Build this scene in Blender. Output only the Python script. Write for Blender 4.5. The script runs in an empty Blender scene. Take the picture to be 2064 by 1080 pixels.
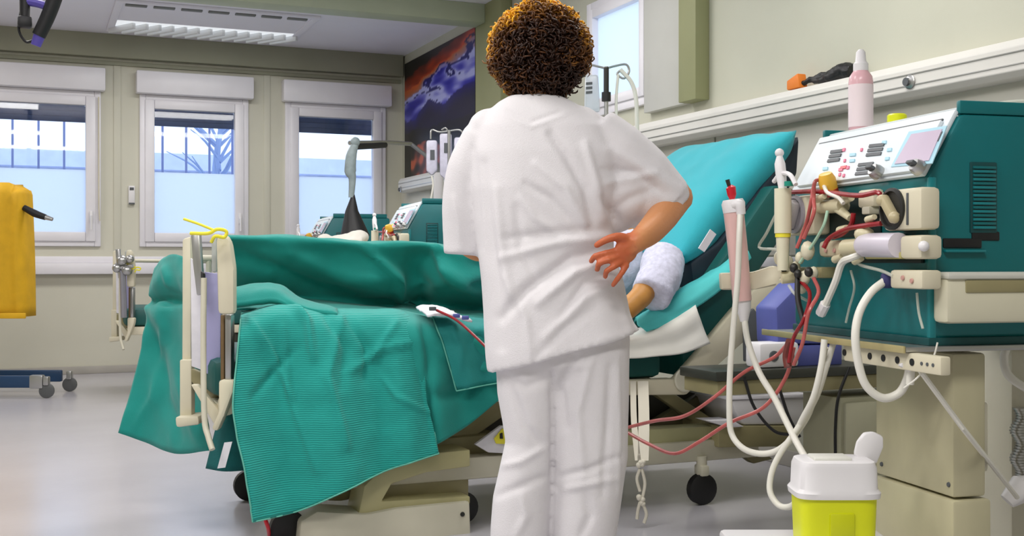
import bpy, bmesh, math, random
from mathutils import Vector, Matrix, noise
random.seed(7)
C = bpy.context.scene.collection
PI = math.pi

# ---------------------------------------------------------------- camera, light, exposure
F = 2300.0                      # focal length in pixels of the 2064 px wide frame
YAW = math.radians(22.9)
CAM = Vector((0, 0, 1.0))
HOR = 530.0
RT = Vector((math.cos(YAW), -math.sin(YAW), 0))
FW = Vector((math.sin(YAW), math.cos(YAW), 0))
cam_d = bpy.data.cameras.new('camera')
cam_d.sensor_width = 36
cam_d.lens = 36 * F / 2064
cam_d.shift_y = -(540 - HOR) / 2064
cam_d.clip_start = 0.05
cam = bpy.data.objects.new('camera', cam_d)
C.objects.link(cam)
cam.location = CAM
cam.rotation_euler = (PI / 2, 0, -YAW)
bpy.context.scene.camera = cam
vs = bpy.context.scene.view_settings
vs.view_transform = 'Standard'
vs.look = 'None'
vs.gamma = 1
vs.exposure = 0.25
vs.use_curve_mapping = False

world = bpy.data.worlds.new('world')
bpy.context.scene.world = world
world.use_nodes = True
bg = world.node_tree.nodes['Background']
bg.inputs[0].default_value = (0.66, 0.79, 1.0, 1)
bg.inputs[1].default_value = 1.5


def area(x, y, z, sx, sy, power, col=(1, 0.97, 0.93), rot=(0, 0, 0)):
    l = bpy.data.lights.new('ceiling_or_fill_light', 'AREA')
    l.shape = 'RECTANGLE'
    l.size = sx
    l.size_y = sy
    l.energy = power
    l.color = col
    o = bpy.data.objects.new('ceiling_or_fill_light', l)
    C.objects.link(o)
    o.location = (x, y, z)
    o.rotation_euler = rot
    return o


# fluorescent panels of the ward ceiling (the near ones are above the frame)
area(0.2, 0.6, 3.0, 1.4, 0.6, 46)
area(-1.6, 1.6, 3.0, 1.4, 0.6, 34)
area(-0.4, 3.0, 3.0, 1.4, 0.6, 34)
area(2.3, 3.6, 3.0, 1.2, 0.6, 22)
area(-0.6, 6.2, 3.0, 1.4, 0.6, 34)
area(1.9, 6.0, 3.0, 1.4, 0.6, 24)
area(1.4, 9.3, 2.98, 1.3, 0.5, 26)
area(-1.4, 9.3, 2.98, 1.3, 0.5, 26)

# added upward fill light without a fixture, brightens the ceiling
area(0.4, 5.4, 2.35, 2.0, 0.8, 26, rot=(PI, 0, 0))


# ---------------------------------------------------------------- pixel -> world helpers (everything gets a real depth)
def rdir(u, v):
    return FW + RT * ((u - 1032) / F) + Vector((0, 0, (HOR - v) / F))


def W(u, v, d):
    return CAM + rdir(u, v) * d


def onX(u, v, X):
    r = rdir(u, v)
    return CAM + r * (X / r.x)


def onY(u, v, Y):
    r = rdir(u, v)
    return CAM + r * (Y / r.y)


def onZ(u, v, Z):
    r = rdir(u, v)
    return CAM + r * ((Z - 1.0) / r.z)


def proj(p):
    q = Vector(p) - CAM
    d = q.dot(FW)
    return (1032 + F * q.dot(RT) / d, HOR - F * q.z / d, d)


# ---------------------------------------------------------------- materials
def srgb(c):
    return tuple(((x / 255) / 12.92 if x / 255 <= 0.04045 else ((x / 255 + 0.055) / 1.055) ** 2.4) for x in c)


MATS = {}


def mat(name, rgb, rough=0.5, metal=0.0, var=0.06, scale=6.0, bump=0.0, bscale=80.0, trans=0.0, alpha=1.0,
        sheen=0.0, vcol=None, wave=None, spec=0.5, emis=None, stretch=None, coat=0.0):
    if name in MATS:
        return MATS[name]
    m = bpy.data.materials.new(name)
    MATS[name] = m
    m.use_nodes = True
    nt = m.node_tree
    n = nt.nodes
    b = n['Principled BSDF']
    col = srgb(rgb)
    tc = n.new('ShaderNodeTexCoord')
    src = tc.outputs['Object']
    if stretch:
        mp = n.new('ShaderNodeMapping')
        mp.inputs['Scale'].default_value = stretch
        nt.links.new(src, mp.inputs[0])
        src = mp.outputs[0]
    if vcol:
        a = n.new('ShaderNodeVertexColor')
        a.layer_name = vcol
        nt.links.new(a.outputs[0], b.inputs['Base Color'])
    else:
        nz = n.new('ShaderNodeTexNoise')
        nz.inputs['Scale'].default_value = scale
        nz.inputs['Detail'].default_value = 5
        nt.links.new(src, nz.inputs['Vector'])
        r = n.new('ShaderNodeValToRGB')
        r.color_ramp.elements[0].position = 0.3
        r.color_ramp.elements[1].position = 0.7
        r.color_ramp.elements[0].color = tuple(max(0, x * (1 - var)) for x in col) + (1,)
        r.color_ramp.elements[1].color = tuple(min(1, x * (1 + var)) for x in col) + (1,)
        nt.links.new(nz.outputs[0], r.inputs[0])
        nt.links.new(r.outputs[0], b.inputs['Base Color'])
    b.inputs['Roughness'].default_value = rough
    b.inputs['Metallic'].default_value = metal
    b.inputs['Specular IOR Level'].default_value = spec
    if trans:
        b.inputs['Transmission Weight'].default_value = trans
    if alpha < 1:
        b.inputs['Alpha'].default_value = alpha
    if sheen:
        b.inputs['Sheen Weight'].default_value = sheen
    if coat:
        b.inputs['Coat Weight'].default_value = coat
    if emis:
        b.inputs['Emission Color'].default_value = srgb(rgb) + (1,)
        b.inputs['Emission Strength'].default_value = emis
    if bump:
        bp = n.new('ShaderNodeBump')
        bp.inputs['Strength'].default_value = bump
        bp.inputs['Distance'].default_value = 0.004
        if wave:
            t = n.new('ShaderNodeTexWave')
            t.bands_direction = wave
            t.inputs['Scale'].default_value = bscale
            t.inputs['Distortion'].default_value = 1.5
            t.inputs['Detail'].default_value = 2
        else:
            t = n.new('ShaderNodeTexNoise')
            t.inputs['Scale'].default_value = bscale
        nt.links.new(src, t.inputs['Vector'])
        nt.links.new(t.outputs['Fac' if wave else 0], bp.inputs['Height'])
        nt.links.new(bp.outputs[0], b.inputs['Normal'])
    return m


WALL = mat('painted_wall', (197, 197, 180), 0.6, var=0.03, scale=2, bump=0.08, bscale=300)
WALLD = mat('olive_wall', (150, 152, 112), 0.6, var=0.05, scale=2)
BULK = mat('bulkhead_shade_tone', (156, 156, 136), 0.6, var=0.06, scale=2)  # darker than the wall: shade below the ceiling is put into this colour
CEIL = mat('ceiling_paint', (236, 234, 244), 0.7, var=0.02, scale=2)
FLOORM = mat('vinyl_floor', (184, 182, 188), 0.22, var=0.05, scale=1.6, bump=0.04, bscale=60, spec=0.5)
WHITE = mat('white_plastic', (232, 230, 232), 0.4, var=0.02)
PVC = mat('window_pvc', (238, 236, 242), 0.35, var=0.02)
CREAM = mat('cream_plastic', (216, 209, 184), 0.42, var=0.05, scale=5)
CREAM2 = mat('cream_enamel', (208, 204, 184), 0.4, var=0.06, scale=4)
OLIVE = mat('olive_cream_enamel', (150, 142, 104), 0.42, var=0.12, scale=4)
STAND = mat('stained_cream_enamel', (190, 184, 152), 0.4, var=0.12, scale=5, stretch=(1, 1, 0.5))
TEALP = mat('teal_plastic', (8, 108, 112), 0.38, var=0.05, scale=4)
TEALD = mat('dark_teal_plastic', (6, 70, 72), 0.45, var=0.05)
MATT = mat('dark_teal_vinyl', (6, 84, 80), 0.5, var=0.08)
SHEET = mat('green_cotton', (20, 156, 146), 0.85, var=0.05, scale=9, bump=0.5, bscale=42, wave='Z', sheen=0.15)
SHEET2 = mat('green_cotton_smooth', (14, 142, 132), 0.85, var=0.06, scale=9, bump=0.25, bscale=300, sheen=0.15)
TURQ = mat('turquoise_cotton', (34, 168, 182), 0.8, var=0.05, scale=6, bump=0.2, bscale=300, sheen=0.2)
TURQL = mat('pale_turquoise_cotton', (82, 198, 198), 0.8, var=0.06, scale=6, bump=0.2, bscale=300)
CLOTH = mat('white_uniform_cotton', (226, 223, 226), 0.85, var=0.015, scale=6, bump=0.25, bscale=350)
SKIN = mat('skin', (204, 138, 92), 0.5, var=0.12, scale=18, bump=0.15, bscale=120)
SKINH = mat('reddened_palm_skin', (190, 96, 56), 0.5, var=0.3, scale=22, bump=0.2, bscale=150)
SKINP = mat('tan_skin', (186, 130, 60), 0.5, var=0.12, scale=14)
GOWN = mat('pale_lilac_gown', (206, 206, 226), 0.85, var=0.12, scale=60, bump=0.3, bscale=200)
BLACK = mat('black_rubber', (20, 20, 22), 0.5, var=0.1)
DARK = mat('dark_steel', (52, 52, 50), 0.4, metal=0.4, var=0.1)
STEEL = mat('brushed_steel', (180, 180, 178), 0.3, metal=0.85, var=0.05)
CHROME = mat('chrome', (210, 210, 215), 0.15, metal=1.0, var=0.03)
TUBEW = mat('white_silicone_tube', (232, 230, 220), 0.35, var=0.03)
CLEAR = mat('clear_tube', (225, 228, 215), 0.2, var=0.03, alpha=0.45)
BLOOD = mat('blood_line', (150, 26, 34), 0.25, var=0.2, scale=30)
BLOODP = mat('pink_blood_line', (186, 92, 88), 0.3, var=0.25, scale=18)
RED = mat('red_cap', (206, 24, 44), 0.35, var=0.05)
YEL = mat('fluorescent_yellow_plastic', (226, 232, 20), 0.4, var=0.04)
YELB = mat('yellow_band', (236, 226, 60), 0.6, var=0.05)
GOLD = mat('golden_yellow_fabric', (222, 172, 22), 0.75, var=0.08, scale=10, bump=0.3, bscale=90)
AMBER = mat('amber_cap', (230, 180, 60), 0.4, var=0.1)
LILAC = mat('lilac_panel', (168, 166, 208), 0.5, var=0.05)
BLUEB = mat('violet_blue_plastic', (88, 96, 168), 0.5, var=0.06)
PAPER = mat('chart_paper', (228, 226, 232), 0.8, var=0.04, scale=30)
NAVY = mat('navy_enamel', (28, 62, 98), 0.4, var=0.05)
SHUT = mat('shutter_slate', (74, 84, 110), 0.8, var=0.1, scale=20, spec=0.1)
ORANGE = mat('orange_strap', (232, 128, 38), 0.6, var=0.05)
PINK = mat('pink_liquid_plastic', (240, 190, 198), 0.25, var=0.08, scale=12, alpha=0.85)
PINKB = mat('pink_dialyzer_fibre', (228, 188, 184), 0.3, var=0.12, scale=20, stretch=(1, 1, 0.2))
SCREEN = mat('lilac_screen', (200, 184, 204), 0.25, var=0.04)
PANEL = mat('pale_control_panel', (226, 236, 242), 0.35, var=0.03)
KEYG = mat('grey_keys', (84, 88, 92), 0.5, var=0.1)
KEYP = mat('pink_keys', (226, 120, 150), 0.5, var=0.1)
KEYB = mat('pale_blue_keys', (170, 214, 230), 0.5, var=0.05)


# ---------------------------------------------------------------- object helpers
def link(name, me, m, parent=None, smooth=True):
    o = bpy.data.objects.new(name, me)
    C.objects.link(o)
    if m is not None:
        me.materials.append(m)
    if smooth:
        me.polygons.foreach_set('use_smooth', [True] * len(me.polygons))
        if smooth != 'all':
            try:
                me.set_sharp_from_angle(angle=math.radians(38))
            except Exception:
                pass
    if parent:
        o.parent = parent
    return o


def obj(name, bm, m, parent=None, smooth=True):
    bmesh.ops.recalc_face_normals(bm, faces=bm.faces[:])
    me = bpy.data.meshes.new(name)
    bm.to_mesh(me)
    bm.free()
    return link(name, me, m, parent, smooth)


def tag(o, label, cat, group=None, kind=None):
    if label:
        o['label'] = label
    if cat:
        o['category'] = cat
    if group:
        o['group'] = group
    if kind:
        o['kind'] = kind
    return o


def thing(name, label, cat, loc=(0, 0, 0), rz=0, group=None):
    o = bpy.data.objects.new(name, None)
    C.objects.link(o)
    o.empty_display_size = 0.1
    o.location = loc
    o.rotation_euler = (0, 0, rz)
    return tag(o, label, cat, group)


def struct(o):
    o['kind'] = 'structure'
    return o


def copy_tree(o, parent=None):
    c = o.copy()
    C.objects.link(c)
    c.parent = parent
    for ch in list(o.children):
        copy_tree(ch, c)
    return c


def NB():
    return bmesh.new()


def add_box(bm, c, s, rot=None, bev=0.0, seg=2):
    t = bmesh.new()
    bmesh.ops.create_cube(t, size=1)
    bmesh.ops.scale(t, vec=Vector(s), verts=t.verts)
    if bev:
        bmesh.ops.bevel(t, geom=t.edges[:], offset=min(bev, 0.45 * min(s)), segments=seg, profile=0.5, affect='EDGES')
    if rot:
        bmesh.ops.rotate(t, matrix=rot, verts=t.verts)
    bmesh.ops.translate(t, vec=Vector(c), verts=t.verts)
    merge(bm, t)
    return bm


def merge(bm, t):
    me = bpy.data.meshes.new('tmp')
    t.to_mesh(me)
    t.free()
    bm.from_mesh(me)
    bpy.data.meshes.remove(me)


def bb(x0, x1, y0, y1, z0, z1, bev=0.0, bm=None):
    bm = bm or NB()
    return add_box(bm, ((x0 + x1) / 2, (y0 + y1) / 2, (z0 + z1) / 2), (abs(x1 - x0), abs(y1 - y0), abs(z1 - z0)), None, bev)


def catmull(pts, n=6):
    P = [Vector(p) for p in pts]
    if len(P) < 3:
        return P
    Q = [2 * P[0] - P[1]] + P + [2 * P[-1] - P[-2]]
    out = []
    for i in range(1, len(Q) - 2):
        for k in range(n):
            t = k / n
            a, b, c, d = Q[i - 1], Q[i], Q[i + 1], Q[i + 2]
            out.append(0.5 * ((2 * b) + (c - a) * t + (2 * a - 5 * b + 4 * c - d) * t * t + (3 * b - a - 3 * c + d) * t ** 3))
    out.append(P[-1])
    return out


def loft(bm, rings, cap=True, closed=True):
    vs_ = [[bm.verts.new(p) for p in r] for r in rings]
    n = len(rings[0])
    for a, b in zip(vs_[:-1], vs_[1:]):
        for i in range(n if closed else n - 1):
            j = (i + 1) % n
            bm.faces.new((a[i], a[j], b[j], b[i]))
    if cap and closed:
        bm.faces.new(vs_[0][::-1])
        bm.faces.new(vs_[-1])
    return bm


def tube(bm, pts, r, n=8, smooth=0, cap=True):
    """round tube through pts; r a number or a list of one radius per point"""
    P = [Vector(p) for p in pts]
    R = list(r) if isinstance(r, (list, tuple)) else [r] * len(P)
    if smooth and len(P) > 2:
        k = smooth
        P2 = catmull(P, k)
        R2 = []
        for i in range(len(P2)):
            f = i / k
            a = min(int(f), len(R) - 1)
            b = min(a + 1, len(R) - 1)
            R2.append(R[a] + (R[b] - R[a]) * (f - a))
        P, R = P2, R2
    rings = []
    up = None
    for i, p in enumerate(P):
        t = (P[min(i + 1, len(P) - 1)] - P[max(i - 1, 0)])
        if t.length < 1e-9:
            t = Vector((0, 0, 1))
        t.normalize()
        if up is None:
            up = Vector((0, 0, 1)) if abs(t.z) < 0.9 else Vector((1, 0, 0))
        a = t.cross(up)
        if a.length < 1e-4:
            a = t.cross(Vector((1, 0, 0.1)))
        a.normalize()
        b = a.cross(t).normalized()
        up = b
        rings.append([p + (a * math.cos(2 * PI * k / n) + b * math.sin(2 * PI * k / n)) * R[i] for k in range(n)])
    return loft(bm, rings, cap)


def ball(bm, c, r, sub=2, sc=(1, 1, 1), rot=None):
    t = bmesh.new()
    bmesh.ops.create_icosphere(t, subdivisions=sub, radius=r)
    bmesh.ops.scale(t, vec=Vector(sc), verts=t.verts)
    if rot:
        bmesh.ops.rotate(t, matrix=rot, verts=t.verts)
    bmesh.ops.translate(t, vec=Vector(c), verts=t.verts)
    merge(bm, t)
    return bm


def lathe(bm, c, prof, n=20, axis=Vector((0, 0, 1))):
    """profile [(r, h)] turned about axis through c"""
    axis = Vector(axis).normalized()
    a = axis.orthogonal().normalized()
    b = axis.cross(a)
    rings = [[Vector(c) + axis * h + (a * math.cos(2 * PI * k / n) + b * math.sin(2 * PI * k / n)) * max(r, 1e-4) for k in range(n)] for r, h in prof]
    return loft(bm, rings)


def prism(bm, pts, ext, bev=0.0):
    """polygon pts (3d, planar) extruded by the vector ext"""
    t = bmesh.new()
    a = [t.verts.new(Vector(p)) for p in pts]
    b = [t.verts.new(Vector(p) + Vector(ext)) for p in pts]
    n = len(a)
    t.faces.new(a[::-1])
    t.faces.new(b)
    for i in range(n):
        t.faces.new((a[i], a[(i + 1) % n], b[(i + 1) % n], b[i]))
    if bev:
        bmesh.ops.recalc_face_normals(t, faces=t.faces[:])
        bmesh.ops.bevel(t, geom=t.edges[:], offset=bev, segments=2, profile=0.5, affect='EDGES', clamp_overlap=True)
    merge(bm, t)
    return bm


def remesh(bm, voxel, smooth=4, factor=0.5):
    """one continuous surface from overlapping closed shapes"""
    bmesh.ops.recalc_face_normals(bm, faces=bm.faces[:])
    me = bpy.data.meshes.new('tmp')
    bm.to_mesh(me)
    bm.free()
    o = bpy.data.objects.new('tmp', me)
    C.objects.link(o)
    r = o.modifiers.new('r', 'REMESH')
    r.mode = 'VOXEL'
    r.voxel_size = voxel
    if smooth:
        s = o.modifiers.new('s', 'SMOOTH')
        s.iterations = smooth
        s.factor = factor
    dg = bpy.context.evaluated_depsgraph_get()
    out = bpy.data.meshes.new_from_object(o.evaluated_get(dg))
    bpy.data.objects.remove(o)
    bpy.data.meshes.remove(me)
    return out


def seg_dist(px, py, ax, ay, bx_, by_):
    dx, dy = bx_ - ax, by_ - ay
    L = dx * dx + dy * dy
    t = max(0, min(1, ((px - ax) * dx + (py - ay) * dy) / L)) if L else 0
    return math.hypot(px - ax - t * dx, py - ay - t * dy), t


def sculpt_folds(me, lines, front=True, mtx=None):
    """press folds into the cloth: lines = [(polyline px, width px, height m)]; only the side that faces the camera"""
    me.update()
    nr = [v.normal.copy() for v in me.vertices]
    for i, v in enumerate(me.vertices):
        p = mtx @ v.co if mtx else v.co
        n = nr[i]
        view = (CAM - p).normalized()
        f = n.dot(view)
        if front and f < 0.02:
            continue
        u, w_, d = proj(p)
        s = 0
        for pl, wd, h in lines:
            best = 1e9
            bt = 0
            m = len(pl) - 1
            for k in range(m):
                q, t = seg_dist(u, w_, pl[k][0], pl[k][1], pl[k + 1][0], pl[k + 1][1])
                if q < best:
                    best = q
                    bt = (k + t) / m
            if best < wd * 3:
                s += h * math.exp(-(best / wd) ** 2) * math.sin(PI * min(1, max(0, 0.08 + 0.84 * bt))) ** 0.5
        if s:
            v.co = v.co + n * s * min(1, f * 2)
    me.update()


def rough_up(me, amp, freq, seed=0, stretch=(1, 1, 1)):
    me.update()
    nr = [v.normal.copy() for v in me.vertices]
    o = Vector((seed * 3.7, seed * 1.3, seed * 2.1))
    for i, v in enumerate(me.vertices):
        q = Vector((v.co.x * stretch[0], v.co.y * stretch[1], v.co.z * stretch[2])) * freq + o
        v.co += nr[i] * (noise.noise(q) * amp + noise.noise(q * 2.3) * amp * 0.4)
    me.update()


def patch_mesh(rows, nu=8, nv=8, thick=0.004, wav=0.0, wf=14, seed=0, folds=None):
    """cloth surface through a grid of control points"""
    R = [catmull(r, nu) for r in rows]
    cols = [catmull([R[i][j] for i in range(len(R))], nv) for j in range(len(R[0]))]
    bm = NB()
    vv = [[bm.verts.new(p) for p in c] for c in cols]
    for a, b in zip(vv[:-1], vv[1:]):
        for i in range(len(a) - 1):
            bm.faces.new((a[i], b[i], b[i + 1], a[i + 1]))
    bmesh.ops.recalc_face_normals(bm, faces=bm.faces[:])
    me = bpy.data.meshes.new('cloth')
    bm.to_mesh(me)
    bm.free()
    # face the camera
    s = sum((p.normal.dot(CAM - p.center)) for p in me.polygons)
    if s < 0:
        me.flip_normals()
    if wav:
        rough_up(me, wav, wf, seed)
    if folds:
        sculpt_folds(me, folds, front=False)
    bm = NB()
    bm.from_mesh(me)
    bmesh.ops.solidify(bm, geom=bm.faces[:], thickness=thick)
    bm.to_mesh(me)
    bm.free()
    return me

# ---------------------------------------------------------------- the room
XW, YW, ZC = 3.45, 11.0, 3.07
XL, YB = -4.0, -2.2
struct(obj('floor', bb(XL - .1, XW + .1, YB - .1, YW + .1, -0.1, 0), FLOORM))
struct(obj('ceiling', bb(XL - .1, XW + .1, YB - .1, YW + .1, ZC, ZC + 0.1), CEIL))
struct(obj('wall_left', bb(XL - .1, XL, YB, YW, 0, ZC), WALL))
struct(obj('wall_back', bb(XL - .1, XW + .1, YB - .1, YB, 0, ZC), WALL))

# window wall with openings
zs, zf, zb = 1.15, 2.55, 2.755         # frame bottom, frame top, shutter box top
wins = []
for ul, ur, ug in ((-60, 203, 0), (281, 500, 0), (574, 776, 0)):
    a = onY(ul, 350, YW).x
    b = onY(ur, 350, YW).x
    wins.append((a, b))
bm = NB()
xs = [XL]
for a, b in wins:
    xs += [a, b]
xs.append(XW + .1)
for i in range(0, len(xs), 2):
    bb(xs[i], xs[i + 1], YW, YW + 0.2, 0, ZC, bm=bm)
for a, b in wins:
    bb(a, b, YW, YW + 0.2, 0, zs, bm=bm)
    bb(a, b, YW, YW + 0.2, zf, ZC, bm=bm)
struct(obj('wall_far', bm, mat('far_wall_paint', (212, 210, 194), .6, var=.03, scale=2), smooth=False))

bk = struct(obj('trim_1', bb(XL, XW - .02, YW - 0.10, YW, 2.86, ZC, 0.004), BULK))
struct(obj('trim_2', bb(XL, XW - .02, YW - 0.03, YW, 2.80, 2.835, 0.004), BULK))
# sill ledge
struct(obj('trim_3', bb(XL, XW - .02, YW - 0.09, YW, 0.90, 1.0, 0.01), PVC))
struct(obj('trim_4', bb(XL, XW - .02, YW - 0.02, YW, 1.0, 1.06, 0.004), PVC))
struct(obj('baseboard_far', bb(XL, XW - .02, YW - 0.02, YW, 0, 0.07, 0.004), mat('grey_vinyl_base', (176, 172, 164), 0.5)))
# panel joints of the window wall stand proud as slim cover strips
for k, uu in enumerate((236, 538)):
    x = onY(uu, 400, YW).x
    struct(obj('trim_%d' % (5 + k), bb(x - .03, x + .03, YW - .012, YW, 1.06, 2.80, 0.003), MATS['far_wall_paint']))

GLASS = bpy.data.materials.new('window_glass')
GLASS.use_nodes = True
nt = GLASS.node_tree
nt.nodes.clear()
o_ = nt.nodes.new('ShaderNodeOutputMaterial')
tr = nt.nodes.new('ShaderNodeBsdfTransparent')
gl = nt.nodes.new('ShaderNodeBsdfGlossy')
gl.inputs['Roughness'].default_value = 0.02
mx = nt.nodes.new('ShaderNodeMixShader')
fr = nt.nodes.new('ShaderNodeFresnel')
fr.inputs[0].default_value = 1.45
tr.inputs[0].default_value = (0.95, 0.97, 1, 1)
nt.links.new(fr.outputs[0], mx.inputs[0])
nt.links.new(tr.outputs[0], mx.inputs[1])
nt.links.new(gl.outputs[0], mx.inputs[2])
nt.links.new(mx.outputs[0], o_.inputs[0])
FROST = bpy.data.materials.new('frosted_glass')
FROST.use_nodes = True
nt = FROST.node_tree
nt.nodes.clear()
o_ = nt.nodes.new('ShaderNodeOutputMaterial')
tl = nt.nodes.new('ShaderNodeBsdfTranslucent')
df = nt.nodes.new('ShaderNodeBsdfDiffuse')
tl.inputs[0].default_value = (0.92, 0.96, 1.0, 1)
df.inputs[0].default_value = (0.8, 0.85, 0.9, 1)
tx = nt.nodes.new('ShaderNodeTexVoronoi')
tx.inputs['Scale'].default_value = 40
tcc = nt.nodes.new('ShaderNodeTexCoord')
nt.links.new(tcc.outputs['Object'], tx.inputs['Vector'])
bp = nt.nodes.new('ShaderNodeBump')
bp.inputs['Strength'].default_value = 0.6
nt.links.new(tx.outputs['Distance'], bp.inputs['Height'])
nt.links.new(bp.outputs[0], tl.inputs['Normal'])
mx = nt.nodes.new('ShaderNodeMixShader')
mx.inputs[0].default_value = 0.12
nt.links.new(tl.outputs[0], mx.inputs[1])
nt.links.new(df.outputs[0], mx.inputs[2])
nt.links.new(mx.outputs[0], o_.inputs[0])


def frame_bm(x0, x1, z0, z1, w, y0, y1, bev=0.006):
    bm = NB()
    bb(x0, x0 + w, y0, y1, z0, z1, bev, bm)
    bb(x1 - w, x1, y0, y1, z0, z1, bev, bm)
    bb(x0 + w, x1 - w, y0, y1, z0, z0 + w, bev, bm)
    bb(x0 + w, x1 - w, y0, y1, z1 - w, z1, bev, bm)
    return bm


for i, (a, b) in enumerate(wins):
    w = struct(obj('window_%d' % (i + 1), frame_bm(a, b, zs, zf, 0.055, YW - 0.03, YW + 0.08), PVC))
    obj('sash', frame_bm(a + .045, b - .045, zs + .045, zf - .045, 0.085, YW - 0.05, YW + 0.05, 0.01), PVC, w)
    zm = onY(390, 349, YW).z
    obj('clear_pane', bb(a + .12, b - .12, YW + 0.0, YW + 0.012, zm, zf - .12), GLASS, w)
    obj('frosted_pane', bb(a + .12, b - .12, YW + 0.0, YW + 0.012, zs + .12, zm), FROST, w)['label'] = 'frosted lower glass'
    obj('roller_shutter_box', bb(a - .035, b + .035, YW - 0.13, YW, zf, zb, 0.012), PVC, w)
    z = zf - .12
    k = 0
    while z > onY(390, 247, YW).z:
        obj('shutter_slat', bb(a + .1, b - .1, YW + .1, YW + .115, z - .05, z - .001, 0.003), SHUT, w)
        z -= .05
    bm = NB()
    add_box(bm, (b - .085, YW - .065, 1.42), (.028, .02, .1), None, .006)
    tube(bm, [(b - .085, YW - .075, 1.42), (b - .085, YW - .1, 1.42), (b - .085, YW - .102, 1.30)], .010, 8)
    obj('handle', bm, WHITE, w)
    if i == 0:
        obj('shutter_cord', tube(NB(), [(b - .02, YW - .05, 2.5), (b - .018, YW - .05, 1.5), (b - .01, YW - .05, 1.38)], .006, 6), CREAM, w)

# thermostat box between the first two windows
p = onY(265, 390, YW)
t = thing('wall_thermostat', 'small white thermostat box on the wall between the left and middle windows', 'thermostat', (p.x, YW, p.z))
obj('casing', bb(-.028, .028, -.03, 0, -.1, .07, .006), WHITE, t)
obj('dial', bb(-.018, .018, -.036, -.03, .03, .055, .003), KEYG, t)
obj('lower_clip', bb(-.026, .026, -.036, -.03, -.1, -.085, .003), KEYG, t)

# right wall with the high side window
p0, p1 = onX(1190, 40, XW), onX(1308, 60, XW)
wy1, wy0 = p0.y, onX(1318, 60, XW).y
wz0, wz1 = 1.96, 2.72
bm = NB()
bb(XW, XW + .2, YB, wy0, 0, ZC, bm=bm)
bb(XW, XW + .2, wy1, YW + .2, 0, ZC, bm=bm)
bb(XW, XW + .2, wy0, wy1, 0, wz0, bm=bm)
bb(XW, XW + .2, wy0, wy1, wz1, ZC, bm=bm)
struct(obj('wall_right', bm, WALL, smooth=False))


def frame_x(y0, y1, z0, z1, w, x0, x1, bev=0.006):
    bm = NB()
    bb(x0, x1, y0, y0 + w, z0, z1, bev, bm)
    bb(x0, x1, y1 - w, y1, z0, z1, bev, bm)
    bb(x0, x1, y0 + w, y1 - w, z0, z0 + w, bev, bm)
    bb(x0, x1, y0 + w, y1 - w, z1 - w, z1, bev, bm)
    return bm


w = struct(obj('window_4', frame_x(wy0, wy1, wz0, wz1, .06, XW - .03, XW + .08), PVC))
obj('sash', frame_x(wy0 + .05, wy1 - .05, wz0 + .05, wz1 - .05, .06, XW - .045, XW + .05), PVC, w)
obj('clear_pane', bb(XW, XW + .012, wy0 + .1, wy1 - .1, wz0 + .1, wz1 - .1), FROST, w)
# pilasters and the cross beam
ya, yb_ = onX(1393, 150, XW).y, onX(1312, 150, XW).y
struct(obj('trim_7', bb(XW - .05, XW, ya, yb_, 1.9, ZC, .005), mat('grey_panel', (196, 196, 190), 0.5, var=0.02)))
ya2 = onX(1430, 150, XW).y
struct(obj('trim_8', bb(XW - .09, XW, ya2, ya - .01, 1.9, ZC, .005), WALLD))
yb0, yb1 = onX(1008, 60, XW).y, onX(981, 60, XW).y
struct(obj('trim_9', bb(XW - .1, XW, yb0 - .25, yb1, 0.9, ZC, .005), WALLD))
struct(obj('ceiling_beam', bb(XL, XW - .1, yb1 - .22, yb1, 2.92, ZC, .006), mat('beam_paint', (176, 184, 160), 0.6, var=0.03)))
# wall dado and bumper
struct(obj('trim_10', bb(XW - .03, XW, YB, YW, 0.98, 1.03, .006), PVC))
struct(obj('baseboard_right', bb(XW - .02, XW, YB, YW, 0, 0.08, .004), MATS['grey_vinyl_base']))
# rows of wall panels below the supply channel (flat sheets with open joints)
yy = 0.5
while yy < 10.4:
    o = struct(obj('wall_panel', bb(XW - .012, XW, yy + .006, yy + 1.19, 1.04, 1.70, .003), mat('light_wall_panel', (212, 210, 198), 0.5, var=0.02)))
    yy += 1.2

# medical supply channel along the right wall
zt, zl = onX(2064, 72, XW - .12).z, onX(2064, 150, XW - .12).z
rail = thing('supply_channel', 'long white medical supply channel running along the right wall above the beds', 'wall rail', (XW, 5, zl))
H = zt - zl
ya, yb2 = -4.0, YW - 5 - .25
bm = NB()
prism(bm, [(-.12, ya, .02), (-.12, ya, H - .03), (-.10, ya, H), (0, ya, H), (0, ya, 0), (-.09, ya, 0)], (0, yb2 - ya, 0), .004)
obj('channel_body', bm, mat('channel_white', (222, 220, 214), 0.4, var=0.02), rail, smooth=False)
obj('seam', bb(-.124, -.12, ya, yb2, H * .62, H * .62 + .004), mat('seam_grey', (150, 150, 146), .5), rail)
obj('seam', bb(-.124, -.12, ya, yb2, H * .3, H * .3 + .004), STEEL, rail)
for uu in (1835, 808):
    q = onX(uu, 165 if uu > 1000 else 382, XW - .12)
    s = obj('gas_outlet', lathe(NB(), (-.118, q.y - 5, q.z - zl), [(.028, 0), (.03, .008), (.024, .012), (.012, .014), (.012, .02), (.001, .02)], 20, (-1, 0, 0)), STEEL, rail)
    obj('outlet_core', lathe(NB(), (-.13, q.y - 5 + .006, q.z - zl), [(.017, 0), (.017, .012), (.001, .012)], 16, (-1, 0, 0)), KEYG, s)

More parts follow.
